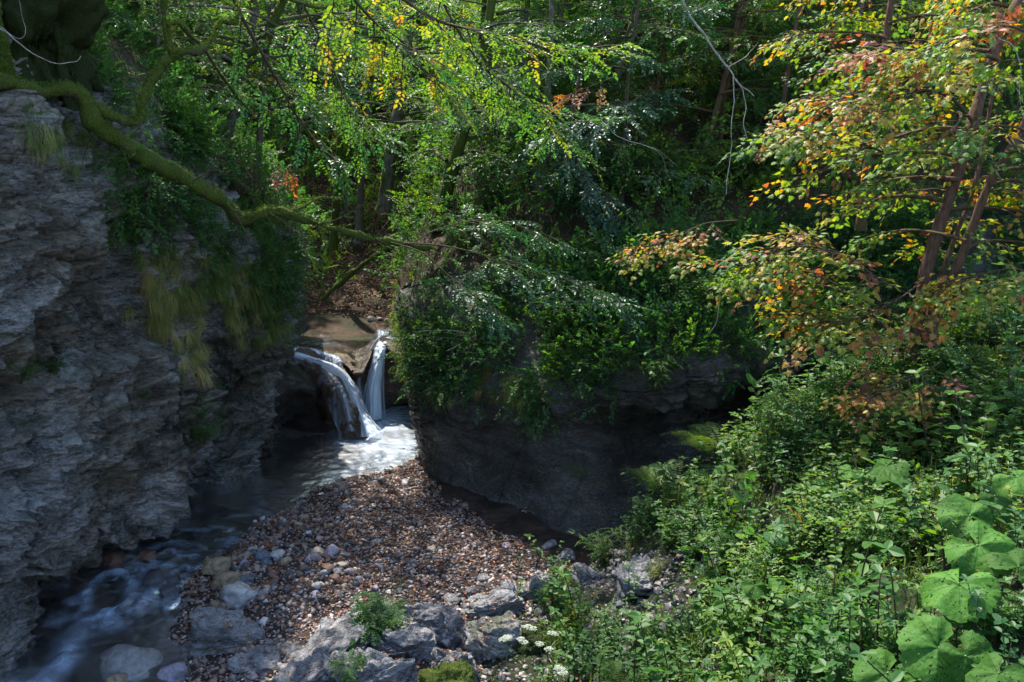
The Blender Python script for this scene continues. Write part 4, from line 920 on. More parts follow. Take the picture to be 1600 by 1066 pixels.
for k, (pts, rr, mk, lab) in enumerate([
    ([(150,330,16.5),(158,240,16.5),(163,120,16.6),(170,-30,16.9)], .05, 'mossbark', 'thin mossy stem just right of the thick dark trunk, upper left'), ([(232,330,17),(240,230,17),(244,110,17.2),(252,-40,17.5)], .055, 'bark', 'slim grey stem behind the upward mossy branch, upper left'),
    ([(290,300,18.5),(292,200,18.5),(300,90,18.7),(296,-40,19)], .05, 'bark', 'slim upright stem left of the kinked mossy trunk'), ([(392,350,19),(404,240,19),(412,120,19.2),(430,-40,19.5)], .07, 'bark', 'slender pale trunk right of the leaning grey trunk'),
    ([(455,380,21),(462,270,21),(470,140,21.2),(466,-40,21.5)], .07, 'bark', 'slender trunk directly above the left end of the leaf covered bank'), ([(520,390,26),(528,280,26),(536,150,26.3),(556,-40,26.8)], .11, 'mossbark', 'upright trunk above the middle of the leaf covered bank'),
    ([(560,380,28),(566,260,28),(578,130,28.3),(572,-40,28.8)], .11, 'bark', 'pale trunk behind the upright one above the leaf covered bank'), ([(800,300,21),(806,200,21),(816,80,21.2),(830,-40,21.5)], .07, 'bark', 'slender trunk left of the slim one over the middle rock'),
    ([(1010,300,20),(1022,180,20),(1040,60,20.2),(1062,-40,20.5)], .055, 'brownbark', 'thin brown stem left of the hanging pale twig'), ([(1215,300,18.5),(1222,180,18.5),(1240,60,18.7),(1262,-40,19)], .05, 'brownbark', 'thin brown stem midway between the hanging twig and the straight dark maple'),
    ([(1310,260,19.5),(1325,150,19.5),(1345,20,19.7),(1360,-60,20)], .045, 'bark', 'thin grey stem just left of the straight dark maple trunk')]):
    make_tree('slender_tree', wpath(pts), rr, rr*.7, lab, bark=mk, seed=90+k, lc=.46, nl=7, limb=1.8, t0=.55, per=3, sub=5, size=.9)
# drooping boughs drawn along the photographed ones: a limb with side twigs and sprays
def bough(name, pts, r0, label, kind, lc, cat='branch', nside=16, sl=.8, size=1., bark='twig', per=4, seed=1, lcsd=.08, t0=.2, flat=.25, drop=.15, glossy=False, extra=None, lump=0.):
    global rng
    rng = np.random.default_rng(seed+500); P = spline(wpath(pts), 60); root = empty(name, P[0]); tag(root, label, cat); gb = Geo()
    tube(P, np.linspace(r0, .005, 60), 8, 0, 0, gb, lump=lump or r0*.2, seed=seed); T, D = [], []
    for i in range(nside):
        s = t0+(1-t0)*(i+rng.uniform(0, .8))/nside; k = int(s*59); p = P[k]; d = P[min(k+1, 59)]-P[max(k-1, 0)]; d /= np.linalg.norm(d)+1e-9
        w = np.cross(d, A(0, 0, 1)); w /= np.linalg.norm(w)+1e-9; sg = 1 if i % 2 else -1; h = d*rng.uniform(.5, 1)+w*sg*rng.uniform(.5, 1.1)+A(0, 0, rng.normal(-.08, flat)); h /= np.linalg.norm(h)
        L = sl*rng.uniform(.6, 1.2)*(1.15-.6*s); q = np.linspace(0, 1, 6); C = p+h*(q*L)[:, None]-A(0, 0, 1)*(drop*L*q**2)[:, None]
        tube(C, np.linspace(min(.011, r0*.6), .003, 6), 4, 0, 0, gb)
        for e in range(per):
            u = .2+.8*(e+1)/per; pp = p+h*(u*L)-A(0, 0, drop*L*u*u); sd = 1 if e % 2 else -1; T.append(pp); D.append(h+np.cross(h, A(0, 0, 1))*sd*rng.uniform(.2, .9)*(e < per-1)+A(0, 0, rng.normal(-.1, .15)))
    T.append(P[-1]); D.append(P[-1]-P[-3]); mesh_obj('twigs', gb, [M[bark]], root, True, P[0])
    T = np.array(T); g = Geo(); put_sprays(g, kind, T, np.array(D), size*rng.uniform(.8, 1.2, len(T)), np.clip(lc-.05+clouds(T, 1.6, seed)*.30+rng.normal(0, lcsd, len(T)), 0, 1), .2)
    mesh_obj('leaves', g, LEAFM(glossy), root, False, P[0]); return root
# maple boughs reaching left over the rock
bough('maple_bough', [(1455,545,11.1),(1400,525,11.1),(1350,480,11.3),(1280,430,11.5),(1200,420,11.8),(1130,410,12.0)], .02, 'long low maple bough reaching left with yellowing leaves', 'maple', .70, nside=20, sl=.8, seed=41, lcsd=.13, per=3)
bough('maple_bough', [(1440,470,11.2),(1380,440,11.0),(1320,400,10.9),(1260,385,10.9),(1200,392,10.9)], .018, 'maple bough of orange tinged leaves above the dark hollow', 'maple', .72, nside=20, sl=.75, seed=42, lcsd=.13, per=3)
bough('maple_bough', [(1440,440,11.2),(1400,470,10.9),(1330,500,10.7),(1270,500,10.7)], .015, 'drooping orange maple bough right over the dark hollow', 'maple', .74, nside=16, sl=.6, seed=43, lcsd=.12, per=3)
bough('maple_bough', [(1520,190,11.5),(1480,150,11.2),(1420,140,11.1),(1340,145,11.1),(1280,170,11.2)], .02, 'curved maple bough high on the right with yellow clusters', 'maple', .72, nside=16, sl=.8, seed=44, lcsd=.15, per=3)
bough('maple_bough', [(1490,300,11.4),(1430,260,11.3),(1360,230,11.3),(1290,205,11.4),(1240,200,11.6)], .02, 'maple bough of grey green leaves crossing the middle of the right side', 'maple', .68, nside=16, sl=.8, seed=45, lcsd=.13, per=3)
bough('maple_bough', [(1150,345,13),(1100,350,12.8),(1060,370,12.7),(1010,385,12.6)], .012, 'small maple sprig with bright orange leaves left of the low bough', 'maple', .78, nside=10, sl=.5, seed=46, lcsd=.1, per=3, size=.8)
bough('maple_bough', [(1470,565,10.0),(1440,585,9.8),(1400,600,9.7),(1350,618,9.6)], .012, 'low orange maple sprig at the foot of the maple stems', 'maple', .90, nside=16, sl=.45, seed=47, lcsd=.08, per=3, size=.75)
bough('maple_bough', [(1620,430,10),(1580,420,10),(1530,430,10),(1480,440,10.1)], .012, 'yellow maple sprig entering from the right edge at mid height', 'maple', .72, nside=14, sl=.5, seed=48, lcsd=.1, per=3, size=.85)
bough('maple_bough', [(1620,60,10.6),(1570,40,10.6),(1500,60,10.6),(1440,80,10.8),(1400,70,10.9)], .015, 'maple bough of yellow leaves in the top right corner', 'maple', .74, nside=12, sl=.7, seed=49, lcsd=.14, per=3)
bough('maple_sprig', [(418,240,13.4),(428,255,13.3),(438,268,13.2),(446,276,13.2)], .006, 'small sprig of bright red orange leaves hanging alone left of the middle', 'maple', .93, nside=5, sl=.18, seed=71, lcsd=.02, per=2, size=.55)
bough('maple_sprig', [(960,120,12.6),(930,132,12.5),(900,144,12.4),(885,150,12.4)], .006, 'sprig of reddish brown leaves below the yellowing bough, top centre', 'beech', .93, nside=8, sl=.2, seed=72, lcsd=.03, per=2, size=.7)
# beech boughs
bough('beech_bough', [(560,-120,10.5),(600,-30,11.2),(680,30,12),(760,50,12.6),(850,70,13),(940,75,13.3)], .03, 'yellowing beech bough hanging across the top centre', 'beech', .60, nside=24, sl=1.0, seed=51, lcsd=.08, size=.9)
bough('beech_bough', [(480,-140,10.6),(540,-20,11),(600,50,11.4),(640,90,11.8),(690,130,12)], .025, 'yellow and orange leaved beech bough at the top, left of centre', 'beech', .62, nside=16, sl=.8, seed=52, lcsd=.11)
bough('beech_bough', [(650,-100,13),(700,20,13.5),(760,110,14),(830,160,14.5),(870,210,15)], .02, 'green beech bough sloping down through the middle top', 'beech', .5, nside=26, sl=1.0, seed=53)
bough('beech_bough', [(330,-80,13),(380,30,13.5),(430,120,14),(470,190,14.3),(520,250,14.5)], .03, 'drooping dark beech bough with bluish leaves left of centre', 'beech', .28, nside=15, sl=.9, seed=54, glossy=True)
bough('beech_bough', [(430,-80,13),(500,60,13.8),(540,150,14),(580,220,14.2)], .02, 'shady beech bough between the yellow one and the bluish one', 'beech', .44, nside=14, sl=.9, seed=55)
bough('beech_bough', [(620,380,13.9),(690,384,13.9),(760,400,13.8),(830,425,13.7),(900,440,13.6),(965,468,13.5)], .016, 'glossy beech bough fanning right over the ivy in front of the middle rock', 'beech', .24, nside=26, sl=.65, seed=56, glossy=True, size=.85, t0=.36)
bough('beech_bough', [(600,376,13.8),(660,395,13.6),(700,430,13.4),(740,460,13.3),(775,485,13.2)], .012, 'lower fork of the glossy bough drooping toward the rock', 'beech', .27, nside=14, sl=.42, seed=57, glossy=True, size=.8, t0=.5)
bough('beech_bough', [(640,383,13.9),(680,360,14.1),(740,345,14.3),(800,350,14.4),(860,370,14.4)], .012, 'upper fork of the glossy bough', 'beech', .28, nside=18, sl=.55, seed=58, glossy=True, size=.85, t0=.3)
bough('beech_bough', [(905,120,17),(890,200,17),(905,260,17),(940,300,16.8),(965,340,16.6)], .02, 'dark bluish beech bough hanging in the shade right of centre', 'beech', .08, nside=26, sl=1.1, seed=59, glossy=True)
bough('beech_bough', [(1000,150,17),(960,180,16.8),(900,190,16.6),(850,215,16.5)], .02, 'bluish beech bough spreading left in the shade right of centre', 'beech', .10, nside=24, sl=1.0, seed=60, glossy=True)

# ---- the moss covered beech that leans out over the gorge
r = np.random.default_rng(3)
base = W(60, 150, 12.0); root = empty('mossy_limb_tree', W(-60, 150, 11.8)); tag(root, 'old moss covered tree whose limb sweeps out over the gorge from the top left', 'tree')
O = np.array(root.location)
def limb(pts, rpx, name='limb', lump=.7, k=16, seed=0, n=110, fuzz=True):
    P = spline(wpath(pts), n); q = np.linspace(0, 1, n); ds = proj(P)[2]; R = np.interp(q, np.linspace(0, 1, len(rpx)), rpx)*(.74 if name == 'limb' else 1)/FPX*ds
    g = tube(P, R, k, lump=R.max()*lump, seed=seed); o = mesh_obj(name, g, [M['mossbark']], root, True, O)
    gm = Geo(); m = int(n*R.mean()*420) if fuzz else 10; i = r.integers(0, n, m); a = r.normal(pi/2, 1.2, m)
    d = np.gradient(P, axis=0)[i]; d /= np.linalg.norm(d, axis=1)[:, None]; u = np.cross(d, A(0, 0, 1)); u /= np.linalg.norm(u, axis=1)[:, None]; w = np.cross(u, d)
    nn = u*np.cos(a)[:, None]+w*np.sin(a)[:, None]; V, F = LG['lance']
    gm.place((V*A(1, .7, 1), [(F, np.zeros(2, int), np.full(2, .45))]), frames(nn+r.normal(0, .6, (m, 3)), d), r.uniform(.015, .06, m), P[i]+nn*R[i][:, None]*.97-O, r.normal(0, .07, m))
    link('moss', gm.mesh('moss', [M['grassblade']]), o); return P
limb([(-160,150,8.6),(-60,130,9.7),(0,128,10.5),(60,142,11.1),(118,142,11.4),(150,190,11.5),(185,222,11.7),(230,250,12.0),(290,278,12.3),(345,312,12.6),(375,342,13.0),(400,336,13.1),(435,330,13.2),(490,348,13.4),(560,368,13.6),(620,380,13.9),(680,388,14.1)],
     [18,17,16,14,13,16,16,15,14.5,12,12,11,9,6,5,4,1.5], seed=1, n=170)
limb([(110,140,11.4),(140,160,11.5),(175,182,11.6),(205,192,11.7),(220,180,11.8),(222,160,11.9),(240,120,12.1),(262,95,12.2),(285,82,12.3),(308,80,12.4),(330,66,12.6),(345,35,12.8),(370,30,13),(378,-30,13.2)], [12,12,11,11,10,9,9,8.5,7.5,6.5,5,4.5,4,3.5], seed=2)
limb([(270,88,12.2),(262,60,12.15),(256,20,12.1),(260,-60,12.0)], [6,6.5,6.5,6], seed=3, n=50)
limb([(262,40,12.1),(280,36,12.2),(296,55,12.5),(318,75,12.9),(340,110,13.4),(370,150,14.2),(400,185,14.4)], [4.5,4,3.5,3,3,2.5,1.5], seed=4, n=60)
limb([(440,332,13.2),[470,325,13.4],(500,310,13.6),(530,312,13.8)], [4,4,3,1.5], seed=5, n=40)
limb([(430,-10,12.4),(470,5,12.6),(500,12,12.8),(522,8,13)], [4,4,4,2], seed=7, n=40)
limb([(-80,-60,10.7),(-40,60,10.7),(-10,130,10.6)], [48,42,30], 'trunk', .4, 18, 8, 60)
# unseen crown, added to this tree above the frame to shade the cliff
gc, T, D = Geo(), [], []
for k in range(26):
    a = r.uniform(-.9, 1.5); p0 = O+A(0, 0, r.uniform(.8, 4.5)); L = r.uniform(2.5, 6); q = np.linspace(0, 1, 9); C = p0+A(cos(a), sin(a), 0)*(q*L)[:, None]+A(0, 0, 1)*((.45*q-.2*q**2)*L)[:, None]
    b_, c_, _ = proj(C); ok = (c_ < -25).all() and (C[:, 2] > 8.9).all()
    if not ok: C = C+A(0, 0, 2.2)
    tube(C, np.linspace(.05, .01, 9), 5, 0, 0, gc, lump=.01)
    for e in range(26):
        t_ = r.uniform(.25, 1); pp = np.array([np.interp(t_, q, C[:, c]) for c in range(3)])+r.normal(0, .22, 3); T.append(pp); D.append(A(r.normal(), r.normal(), r.normal(0, .3)))
T = np.array(T); D = np.array(D); uu, vv_, _ = proj(T); k = (vv_ < -60) | (uu < -80); rng = np.random.default_rng(8); g = Geo(); put_sprays(g, 'beech', T[k], D[k], 1.1, np.clip(.4+rng.normal(0, .06, k.sum()), 0, 1))
mesh_obj('unseen_crown_branches', gc, [M['bark']], root, True, O); mesh_obj('crown', g, LEAFM(), root, False, O)
# bare side shoots of the limb
for k, (u, v, y, du, dv) in enumerate([(180,222,11.7,30,60),(240,255,12.0,-10,70),(300,283,12.3,55,-50),(350,316,12.6,40,60),(420,334,13.1,50,40),(500,350,13.4,70,-30),(520,356,13.5,40,55),(580,372,13.7,60,40),(262,60,12.15,-40,-30),(225,150,11.9,-50,-40),(300,80,12.35,40,45),(155,195,11.5,-30,70)]):
    g = Geo(); P = spline(wpath([(u, v, y), (u+du*.4, v+dv*.25, y-.05), (u+du, v+dv, y-.1)]), 14); tube(P, np.linspace(.012, .004, 14), 5, 0, 0, g, lump=.003)
    for e in range(3): q = P[5+e*3]; tube([q, q+r.normal(0, .12, 3)+A(0, 0, -.03), q+r.normal(0, .2, 3)], .0035, 3, 0, 0, g)
    P2 = P-O; link('side_shoot', Geo().merge(g, -O).mesh('side_shoot', [M['twig']], True), root)
# the moss grown stump and root mass in the corner
def blob(name, c, sz, seed, mtl, label, cat, ru=.3, sub=6, strat=.05):
    me = rock_mesh(name, seed, sz, mtl, strat, 0, sub, rough=ru, boxy=.2); o = link(name, me); o.location = c; tag(o, label, cat)
    co = np.array([v.co[:] for v in me.vertices]); no = np.array([v.normal[:] for v in me.vertices]); m = int(2600*max(sz)**.8); q = r.integers(0, len(co), m); V, F = LG['lance']; gm = Geo()
    gm.place((V*A(1, .8, 1), [(F, np.zeros(2, int), np.full(2, .08))]), frames(no[q]+r.normal(0, .7, (m, 3))), r.uniform(.015, .05, m), co[q], r.normal(0, .09, m)); link('moss_fronds', gm.mesh('moss_fronds', [M['grassblade']]), o); return o
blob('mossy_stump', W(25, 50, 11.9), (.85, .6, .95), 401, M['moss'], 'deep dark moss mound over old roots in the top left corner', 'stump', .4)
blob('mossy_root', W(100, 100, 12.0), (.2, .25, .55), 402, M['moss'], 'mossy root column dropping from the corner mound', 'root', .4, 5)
# fallen mossy trunk by the leaf covered bank
P = spline(wpath([(500,470,24.8),(545,430,25.2),(580,405,25.5),(612,385,25.9),(640,350,26.3),(665,300,27)]), 50)
o = link('fallen_log', tube(P, np.linspace(.05, .13, 50), 14, lump=.06, seed=9).mesh('fallen_log', [M['mossbark']], True)); tag(o, 'mossy trunk leaning over the leaf covered bank behind the falls', 'log')
# mossy dead brush
for i, (u, v) in enumerate([(365,280),(395,285)]):
    g = Geo(); c = W(u+10, v+25, 23.5)
    for q in range(16): a = r.normal(pi*.35, .8); L = r.uniform(.5, 1.1); e = c+A(cos(a)*L, r.normal(0, .3), sin(a)*L*.8); tube([c+r.normal(0, .08, 3), (c+e)/2+A(0, 0, .06), e], [.028, .02, .01], 5, 0, 0, g, lump=.01)
    tag(link('dead_branch', g.mesh('dead_branch', [M['brushmoss']], True)), ['sunlit mossy dead brush sprawling behind the limb', 'second clump of mossy dead sticks, beside the sprawling one'][i], 'branch')
# pale dead twigs
def twig(name, paths, label, mt='palewood', parent=None):
    g = Geo()
    for pts, r0 in paths: P = spline(wpath(pts), 40); P = P+.02*np.stack([fbm(P*5+k*9, 3, 4) for k in range(3)], -1)*min(1, r0*90); tube(P, np.linspace(r0*.8, r0*.25, 40), 6, 0, 0, g, lump=r0*.3)
    return tag(link(name, g.mesh(name, [M[mt]], True)), label, 'twig')
twig('bare_twig', [([(1050,-40,9.4),(1072,15,9.5),(1100,55,9.6),(1128,96,9.6),(1146,118,9.6),(1160,135,9.6),(1180,150,9.6)], .016), ([(1146,118,9.6),(1147,150,9.6),(1144,190,9.55),(1143,225,9.55),(1138,265,9.5),(1134,305,9.5)], .008),
                  ([(1150,122,9.6),(1160,140,9.6),(1165,165,9.6),(1162,190,9.6),(1168,222,9.6)], .008), ([(1140,104,9.6),(1160,92,9.5),(1172,82,9.5),(1184,66,9.4)], .006), ([(1080,22,9.5),(1100,12,9.5),(1125,4,9.5),(1150,-8,9.5)], .006)], 'pale bare twig hanging in front of the wood, forked near its bend')
twig('bare_twig', [([(-10,40,9),(20,58,9),(50,82,9.1),(85,98,9.2),(118,97,9.2),(126,88,9.2)], .008), ([(0,42,9),(28,60,9.1),(40,52,9.1),(34,20,9.2),(30,0,9.2)], .005)], 'thin whitish twig curving against the dark mossy corner')
twig('bare_twig', [([(948,188,14),(958,208,14),(985,222,14),(1010,228,14),(1035,246,14),(1045,290,14)], .008), ([(1010,228,14),(1030,236,14),(1060,262,14)], .005)], 'pale vine-like twig looping in front of the bluish leaves')
twig('bare_twig', [([(1075,425,12.8),(1105,410,12.8),(1118,412,12.8),(1160,428,12.9)], .009), ([(1125,415,12.8),(1124,470,12.8),(1120,500,12.8),(1108,522,12.8)], .007)], 'thin bare twig with a long hanging end over the middle bushes', 'palewood')
twig('hanging_root', [([(1122,560,14),(1117,590,14.02),(1112,612,14),(1108,640,14.05),(1104,662,14)], .007), ([(1100,570,14),(1094,585,14),(1090,600,14),(1087,622,14),(1082,640,14)], .005), ([(1118,585,14),(1104,600,14),(1100,622,14),(1096,640,14),(1086,650,14)], .004)], 'dry roots dangling from the overhang into the dark hollow', 'brownbark')
twig('bare_twig', [([(698,548,15.2),(722,536,15.0),(745,522,15.0)], .007)], 'short slanting dry twig poking out of the ivy near the rock edge')
twig('bare_twig', [([(660,518,16),(700,516,15.5),(730,520,15.3)], .006)], 'nearly level dry twig just above the slanting one in the ivy')
twig('bare_twig', [([(1560,60,10),(1585,75,10),(1595,110,10),(1592,150,10),(1602,190,10)], .008)], 'whitish twig curling beside the maple trunk at the right edge')
twig('bare_twig', [([(1475,30,11),(1500,45,11),(1520,60,11)], .006)], 'short pale twig high among the yellow maple leaves')
twig('fallen_stick', [([(690,968,11.0),(706,990,10.9),(714,1008,10.8)], .012)], 'straight brown stick propped on the cracked grey block', 'brownbark')
twig('fallen_stick', [([(320,1018,10.3),(360,1012,10.3),(410,1006,10.4),(430,1010,10.4)], .008)], 'thin brown stick lying under the long mossy slab', 'brownbark')
twig('fallen_stick', [([(1225,1030,7.0),(1270,1018,7.0),(1310,1020,7.1)], .02)], 'dark stick on the ground under the shrubs of the near bank', 'twig')
twig('arching_stem', [([(1285,745,8.8),(1310,735,8.6),(1340,740,8.5),(1365,758,8.4),(1378,790,8.3)], .009), ([(1330,700,8.8),(1345,745,8.6),(1378,788,8.4)], .010)], 'arching bare stems above the herbs of the near bank', 'twig')
# nest of dead leaves caught at the maple's fork
g = Geo(); c = W(1578, 42, 11.7); m = 60; P = c+rng.normal(0, .09, (m, 3)); put_leaves(g, 'maple', P, jit(m, 1), jit(m, 1), rng.uniform(.07, .12, m), np.clip(rng.normal(.93, .05, m), 0, 1))
tag(link('dead_leaf_clump', g.mesh('dead_leaf_clump', [M['leaf']])), 'clump of dead leaves caught in the fork of the maple', 'leaves')
# blue grey rail glimpsed through the leaves at the very top right
rt = empty('guard_rail', W(1470, 0, 30)); tag(rt, 'blue grey rail glimpsed through leaves at the top right edge', 'rail')
def boxg(g, c, s, m=0):
    V = np.array([[x, y, z] for x in (-1, 1) for y in (-1, 1) for z in (-1, 1)], float)*np.asarray(s)/2+np.asarray(c); g.add(V, [[0,1,3,2],[4,6,7,5],[0,4,5,1],[2,3,7,6],[0,2,6,4],[1,5,7,3]], m)
g = Geo(); boxg(g, (0, 0, .12), (2.0, .08, .22)); link('rail', g.mesh('rail', [M['bluemetal']]), rt)
g = Geo(); boxg(g, (0, .06, -.04), (1.9, .05, .06)); link('lower_rail', g.mesh('lower_rail', [M['darkblue']]), rt)
for x, w, mm in ((-.1, .14, 'darkblue'), (.93, .18, 'bluemetal'), (-.93, .14, 'darkblue')):
    g = Geo(); boxg(g, (x, .0, -.45), (w, .12, 1.1)); link('post', g.mesh('post', [M[mm]]), rt)

# ---- shrubs, ground cover, ferns, butterbur
rng = np.random.default_rng(91)
PROTO.update({'small0': shrub_mesh('small', 1., 10, .36, 1), 'small1': shrub_mesh('small', 1.1, 9, .44, 2), 'ivy0': shrub_mesh('ivy', .9, 10, .2, 3, glossy=True), 'beech0': shrub_mesh('beech', 1.2, 9, .34, 4),
              'beech1': shrub_mesh('beech', 1.2, 9, .48, 5), 'maple0': shrub_mesh('maple', 1.3, 8, .5, 6), 'pin0': shrub_mesh('pinnate', 1.0, 4, .42, 7, 1.1), 'pin2': shrub_mesh('pinnate', 1.0, 4, .30, 9, 1.25), 'pin1': shrub_mesh('pinnate', .9, 4, .12, 8, 1., True)})
# far-off undergrowth of the wooded slopes
def cover(name, X, N, n, kind, S, lcm, mask=None, mats=None, out=.5, up=.5, sd=.06, cl=.16, clsc=.7, lift=.1, droop=0, kinds=None, rnd=.6, seed=1):
    global rng
    rng = np.random.default_rng(seed+900); P, Nn = sample(X, N, n, mask); dens = clouds(P, 1.1, seed+5); q = dens > -.28; P, Nn = P[q], Nn[q]
    g = Geo(); D = Nn*out+A(0, 0, up)+jit(len(P), rnd)-A(0, 0, droop)
    L = np.clip(lcm+clouds(P, clsc, seed)*cl+rng.normal(0, sd, len(P)), 0, 1); kk = kinds or [(kind, 1.)]; pk = rng.choice(len(kk), len(P), p=[w for _, w in kk])
    for i, (kn, _) in enumerate(kk):
        s = pk == i
        if kn == 'herb' or kn == 'maplet':
            a = rng.uniform(0, 6.28, s.sum()); R = frames(np.c_[np.cos(a), np.sin(a), np.zeros(s.sum())], A(0, 0, 1)+jit(s.sum(), .18)+Nn[s]*.4); pick = rng.integers(0, len(SPR[kn]), s.sum()); Sx = S*rng.uniform(.7, 1.35, s.sum())
            for k, pr in enumerate(SPR[kn]): z = pick == k; g.place(pr, R[z], Sx[z], P[s][z], L[s][z])
        else: put_sprays(g, kn, P[s]+Nn[s]*lift*rng.uniform(0, 1, (s.sum(), 1)), D[s], S*rng.uniform(.65, 1.3, s.sum()), L[s])
    o = link(name, g.mesh(name, mats or LEAFM())); return tag(o, kind='stuff')
uX, vX, dX = proj(HX); m = ((HX[..., 1] > 24.6) & (HX[..., 1] < 50) & (np.abs(HX[..., 0]) < 30)).astype(float)*(1-.93*((HX[..., 0] > -5.2) & (HX[..., 0] < -.8) & (HX[..., 1] < 29.5)))
cover('undergrowth', HX, HN, 25000, 'far', .85, .52, m, lift=1.7, seed=1, cl=.2)
m = (LTX[..., 1] > 0)*1.; cover('undergrowth', LTX, LTN, 2600, 'far', .55, .36, m, lift=.6, seed=2)
uR, vR, dR = proj(RTX); m = ((uR > np.interp(vR, [250, 400], [560, 640])) & (uR < 1720) & (vR > -100)).astype(float); cover('undergrowth', RTX, RTN, 15000, 'small', 1.05, .42, m, lift=.8, seed=3, kinds=[('small', .35), ('beech', .35), ('ivy', .2), ('maple', .1)], cl=.2)
# greenery draping the front of the middle rock
u, v, d = proj(RCX); lim = np.interp(u, [600, 650, 690, 760, 850, 950, 1020, 1100, 1200, 1300, 1400, 1700], [560, 600, 625, 615, 630, 610, 590, 585, 570, 550, 538, 515])+22*fbm(RCX*1.2, 3, 44)*2
m = ((v < lim) & (u > 652+.0*v) & (u < 1720)).astype(float)*(.12+sstep(-.25, .1, fbm(RCX*.9, 3, 45)))
left = ((u < 690)*1.)
cover('ivy', RCX, RCN, 5200, 'ivy', .85, .28, m, LEAFM(True), out=.9, up=.05, droop=.0, lift=.25, seed=4, kinds=[('ivy', .55), ('small', .45)], cl=.22)
cover('undergrowth', RCX, RCN, 2300, 'beech', .9, .34, m*(v < lim-25), out=.9, up=.35, lift=.45, seed=5, kinds=[('beech', .4), ('small', .45), ('maplet', .15)], cl=.2)
cover('ivy', RCX, RCN, 800, 'small', .6, .58, ((u > 626) & (u < 672) & (v > 450) & (v < 580)).astype(float), out=.5, up=.1, droop=.1, lift=.2, seed=6)
cover('undergrowth', RCX, RCN, 3400, 'small', .95, .36, ((u > 860) & (u < 1450) & (v < lim-12)).astype(float), out=.9, up=.3, lift=.3, seed=13, kinds=[('small', .5), ('beech', .25), ('ivy', .1), ('maplet', .15)], cl=.22)
# grass beards
GRS = {'hang': [hangrass(.34, 36, .0045, .16, .07) for _ in range(8)], 'tuft': [grass(.34, 45) for _ in range(5)], 'thin': [grass(.2, 30, .004) for _ in range(4)]}
def grass_on(X, N, pts, label, s=1., kind='hang', cat='grass tuft', n=5, spreadpx=14, lc=0.):
    if kind == 'hang': n = int(n*2.2); spreadpx *= 1.45
    g = Geo(); o0 = surf_pts(X, *pts[0]); 
    for u, v in pts:
        for _ in range(n):
            i, j = on(X, u+rng.normal(0, spreadpx), v+rng.normal(0, spreadpx)); P = X[i, j][None]; nn = N[i, j].copy(); nn[2] = 0; nn += jit(1, .45)[0]*A(1, 1, 0)
            g.place(GRS[kind][rng.integers(0, len(GRS[kind]))], frames(nn[None] if kind == 'hang' else A(cos(rng.uniform(0, 6)), 1, 0)[None], A(0, 0, 1)[None]), s*rng.uniform(.55, 1.3), P, lc+rng.normal(0, .10))
    me_o = mesh_obj('grass_tuft', g, [M['grassblade']], None, False, o0); me_o.location = o0; return tag(me_o, label, cat)
grass_on(LCX, LCN, [(235,440),(245,465),(262,480),(255,500)], 'big straw coloured grass beard on the left cliff', .68, lc=.14, n=8)
grass_on(LCX, LCN, [(300,530),(305,550),(308,570)], 'yellowish grass beard hanging lowest on the left cliff', .6, lc=.1, n=8, spreadpx=8)
grass_on(LCX, LCN, [(285,420),(300,445),(290,470)], 'green grass beard between the two straw coloured ones', .8, lc=-.04)
grass_on(LCX, LCN, [(375,430),(385,460),(392,490),(380,500)], 'long grey green grass curtain near the corner of the left cliff', .7, lc=-.02, n=8)
grass_on(LCX, LCN, [(418,440),(430,465),(438,495),(434,520)], 'bright green grass curtain at the corner above the falls', .6, lc=-.12, n=6, spreadpx=8)
grass_on(LCX, LCN, [(345,400),(350,420),(330,440)], 'dark grass hanging under the cliff top shrubs', .8, lc=-.1)
grass_on(LCX, LCN, [(60,190),(110,215),(85,230)], 'dull grass hanging beneath the mossy limb', .7, lc=-.1, n=4)
grass_on(LTX, LTN, [(330,360),(370,370),(410,380),(300,330)], 'grass along the rim of the left cliff', .8, 'tuft', n=8, spreadpx=22, lc=-.03)
grass_on(RCX, RCN, [(800,600),(808,615),(800,590)], 'yellow green grass tuft hanging from the middle rock', .7, lc=.04, n=5, spreadpx=7)
grass_on(RCX, RCN, [(745,590),(752,575)], 'small bright grass tuft left of the hanging one on the middle rock', .6, lc=0, n=4, spreadpx=7)
grass_on(RCX, RCN, [(680,600),(684,620),(676,580)], 'mossy grass fringe down the edge of the middle rock', .55, lc=0, n=5, spreadpx=7)
grass_on(RTX, RTN, [(1400,300),(1430,315),(1460,330),(1370,310)], 'long soft grass clump on the slope behind the maple', 1.3, 'hang', n=8, spreadpx=16, lc=-.06)
grass_on(BKX, BKN, [(1016,890)], 'mossy grass bunch drooping over the shale outcrop', .7, lc=-.06, n=8, spreadpx=4)
grass_on(BKX, BKN, [(720,1050),(750,1060),(700,1040)], 'bright grass fringe at the bottom edge beside the mossy mound', .5, 'thin', n=6, lc=-.1)
u, v, d = proj(LCX); cover('undergrowth', LCX, LCN, 1300, 'small', .95, .33, ((u > 150) & (u < 345) & (v > 60) & (v < 330) & (np.abs(v-np.interp(u, [100, 150, 185, 230, 290, 345], [140, 190, 222, 250, 278, 312])+8) > 34)).astype(float), out=.6, up=.4, lift=.3, seed=12, kinds=[('small', .5), ('beech', .3), ('ivy', .2)])
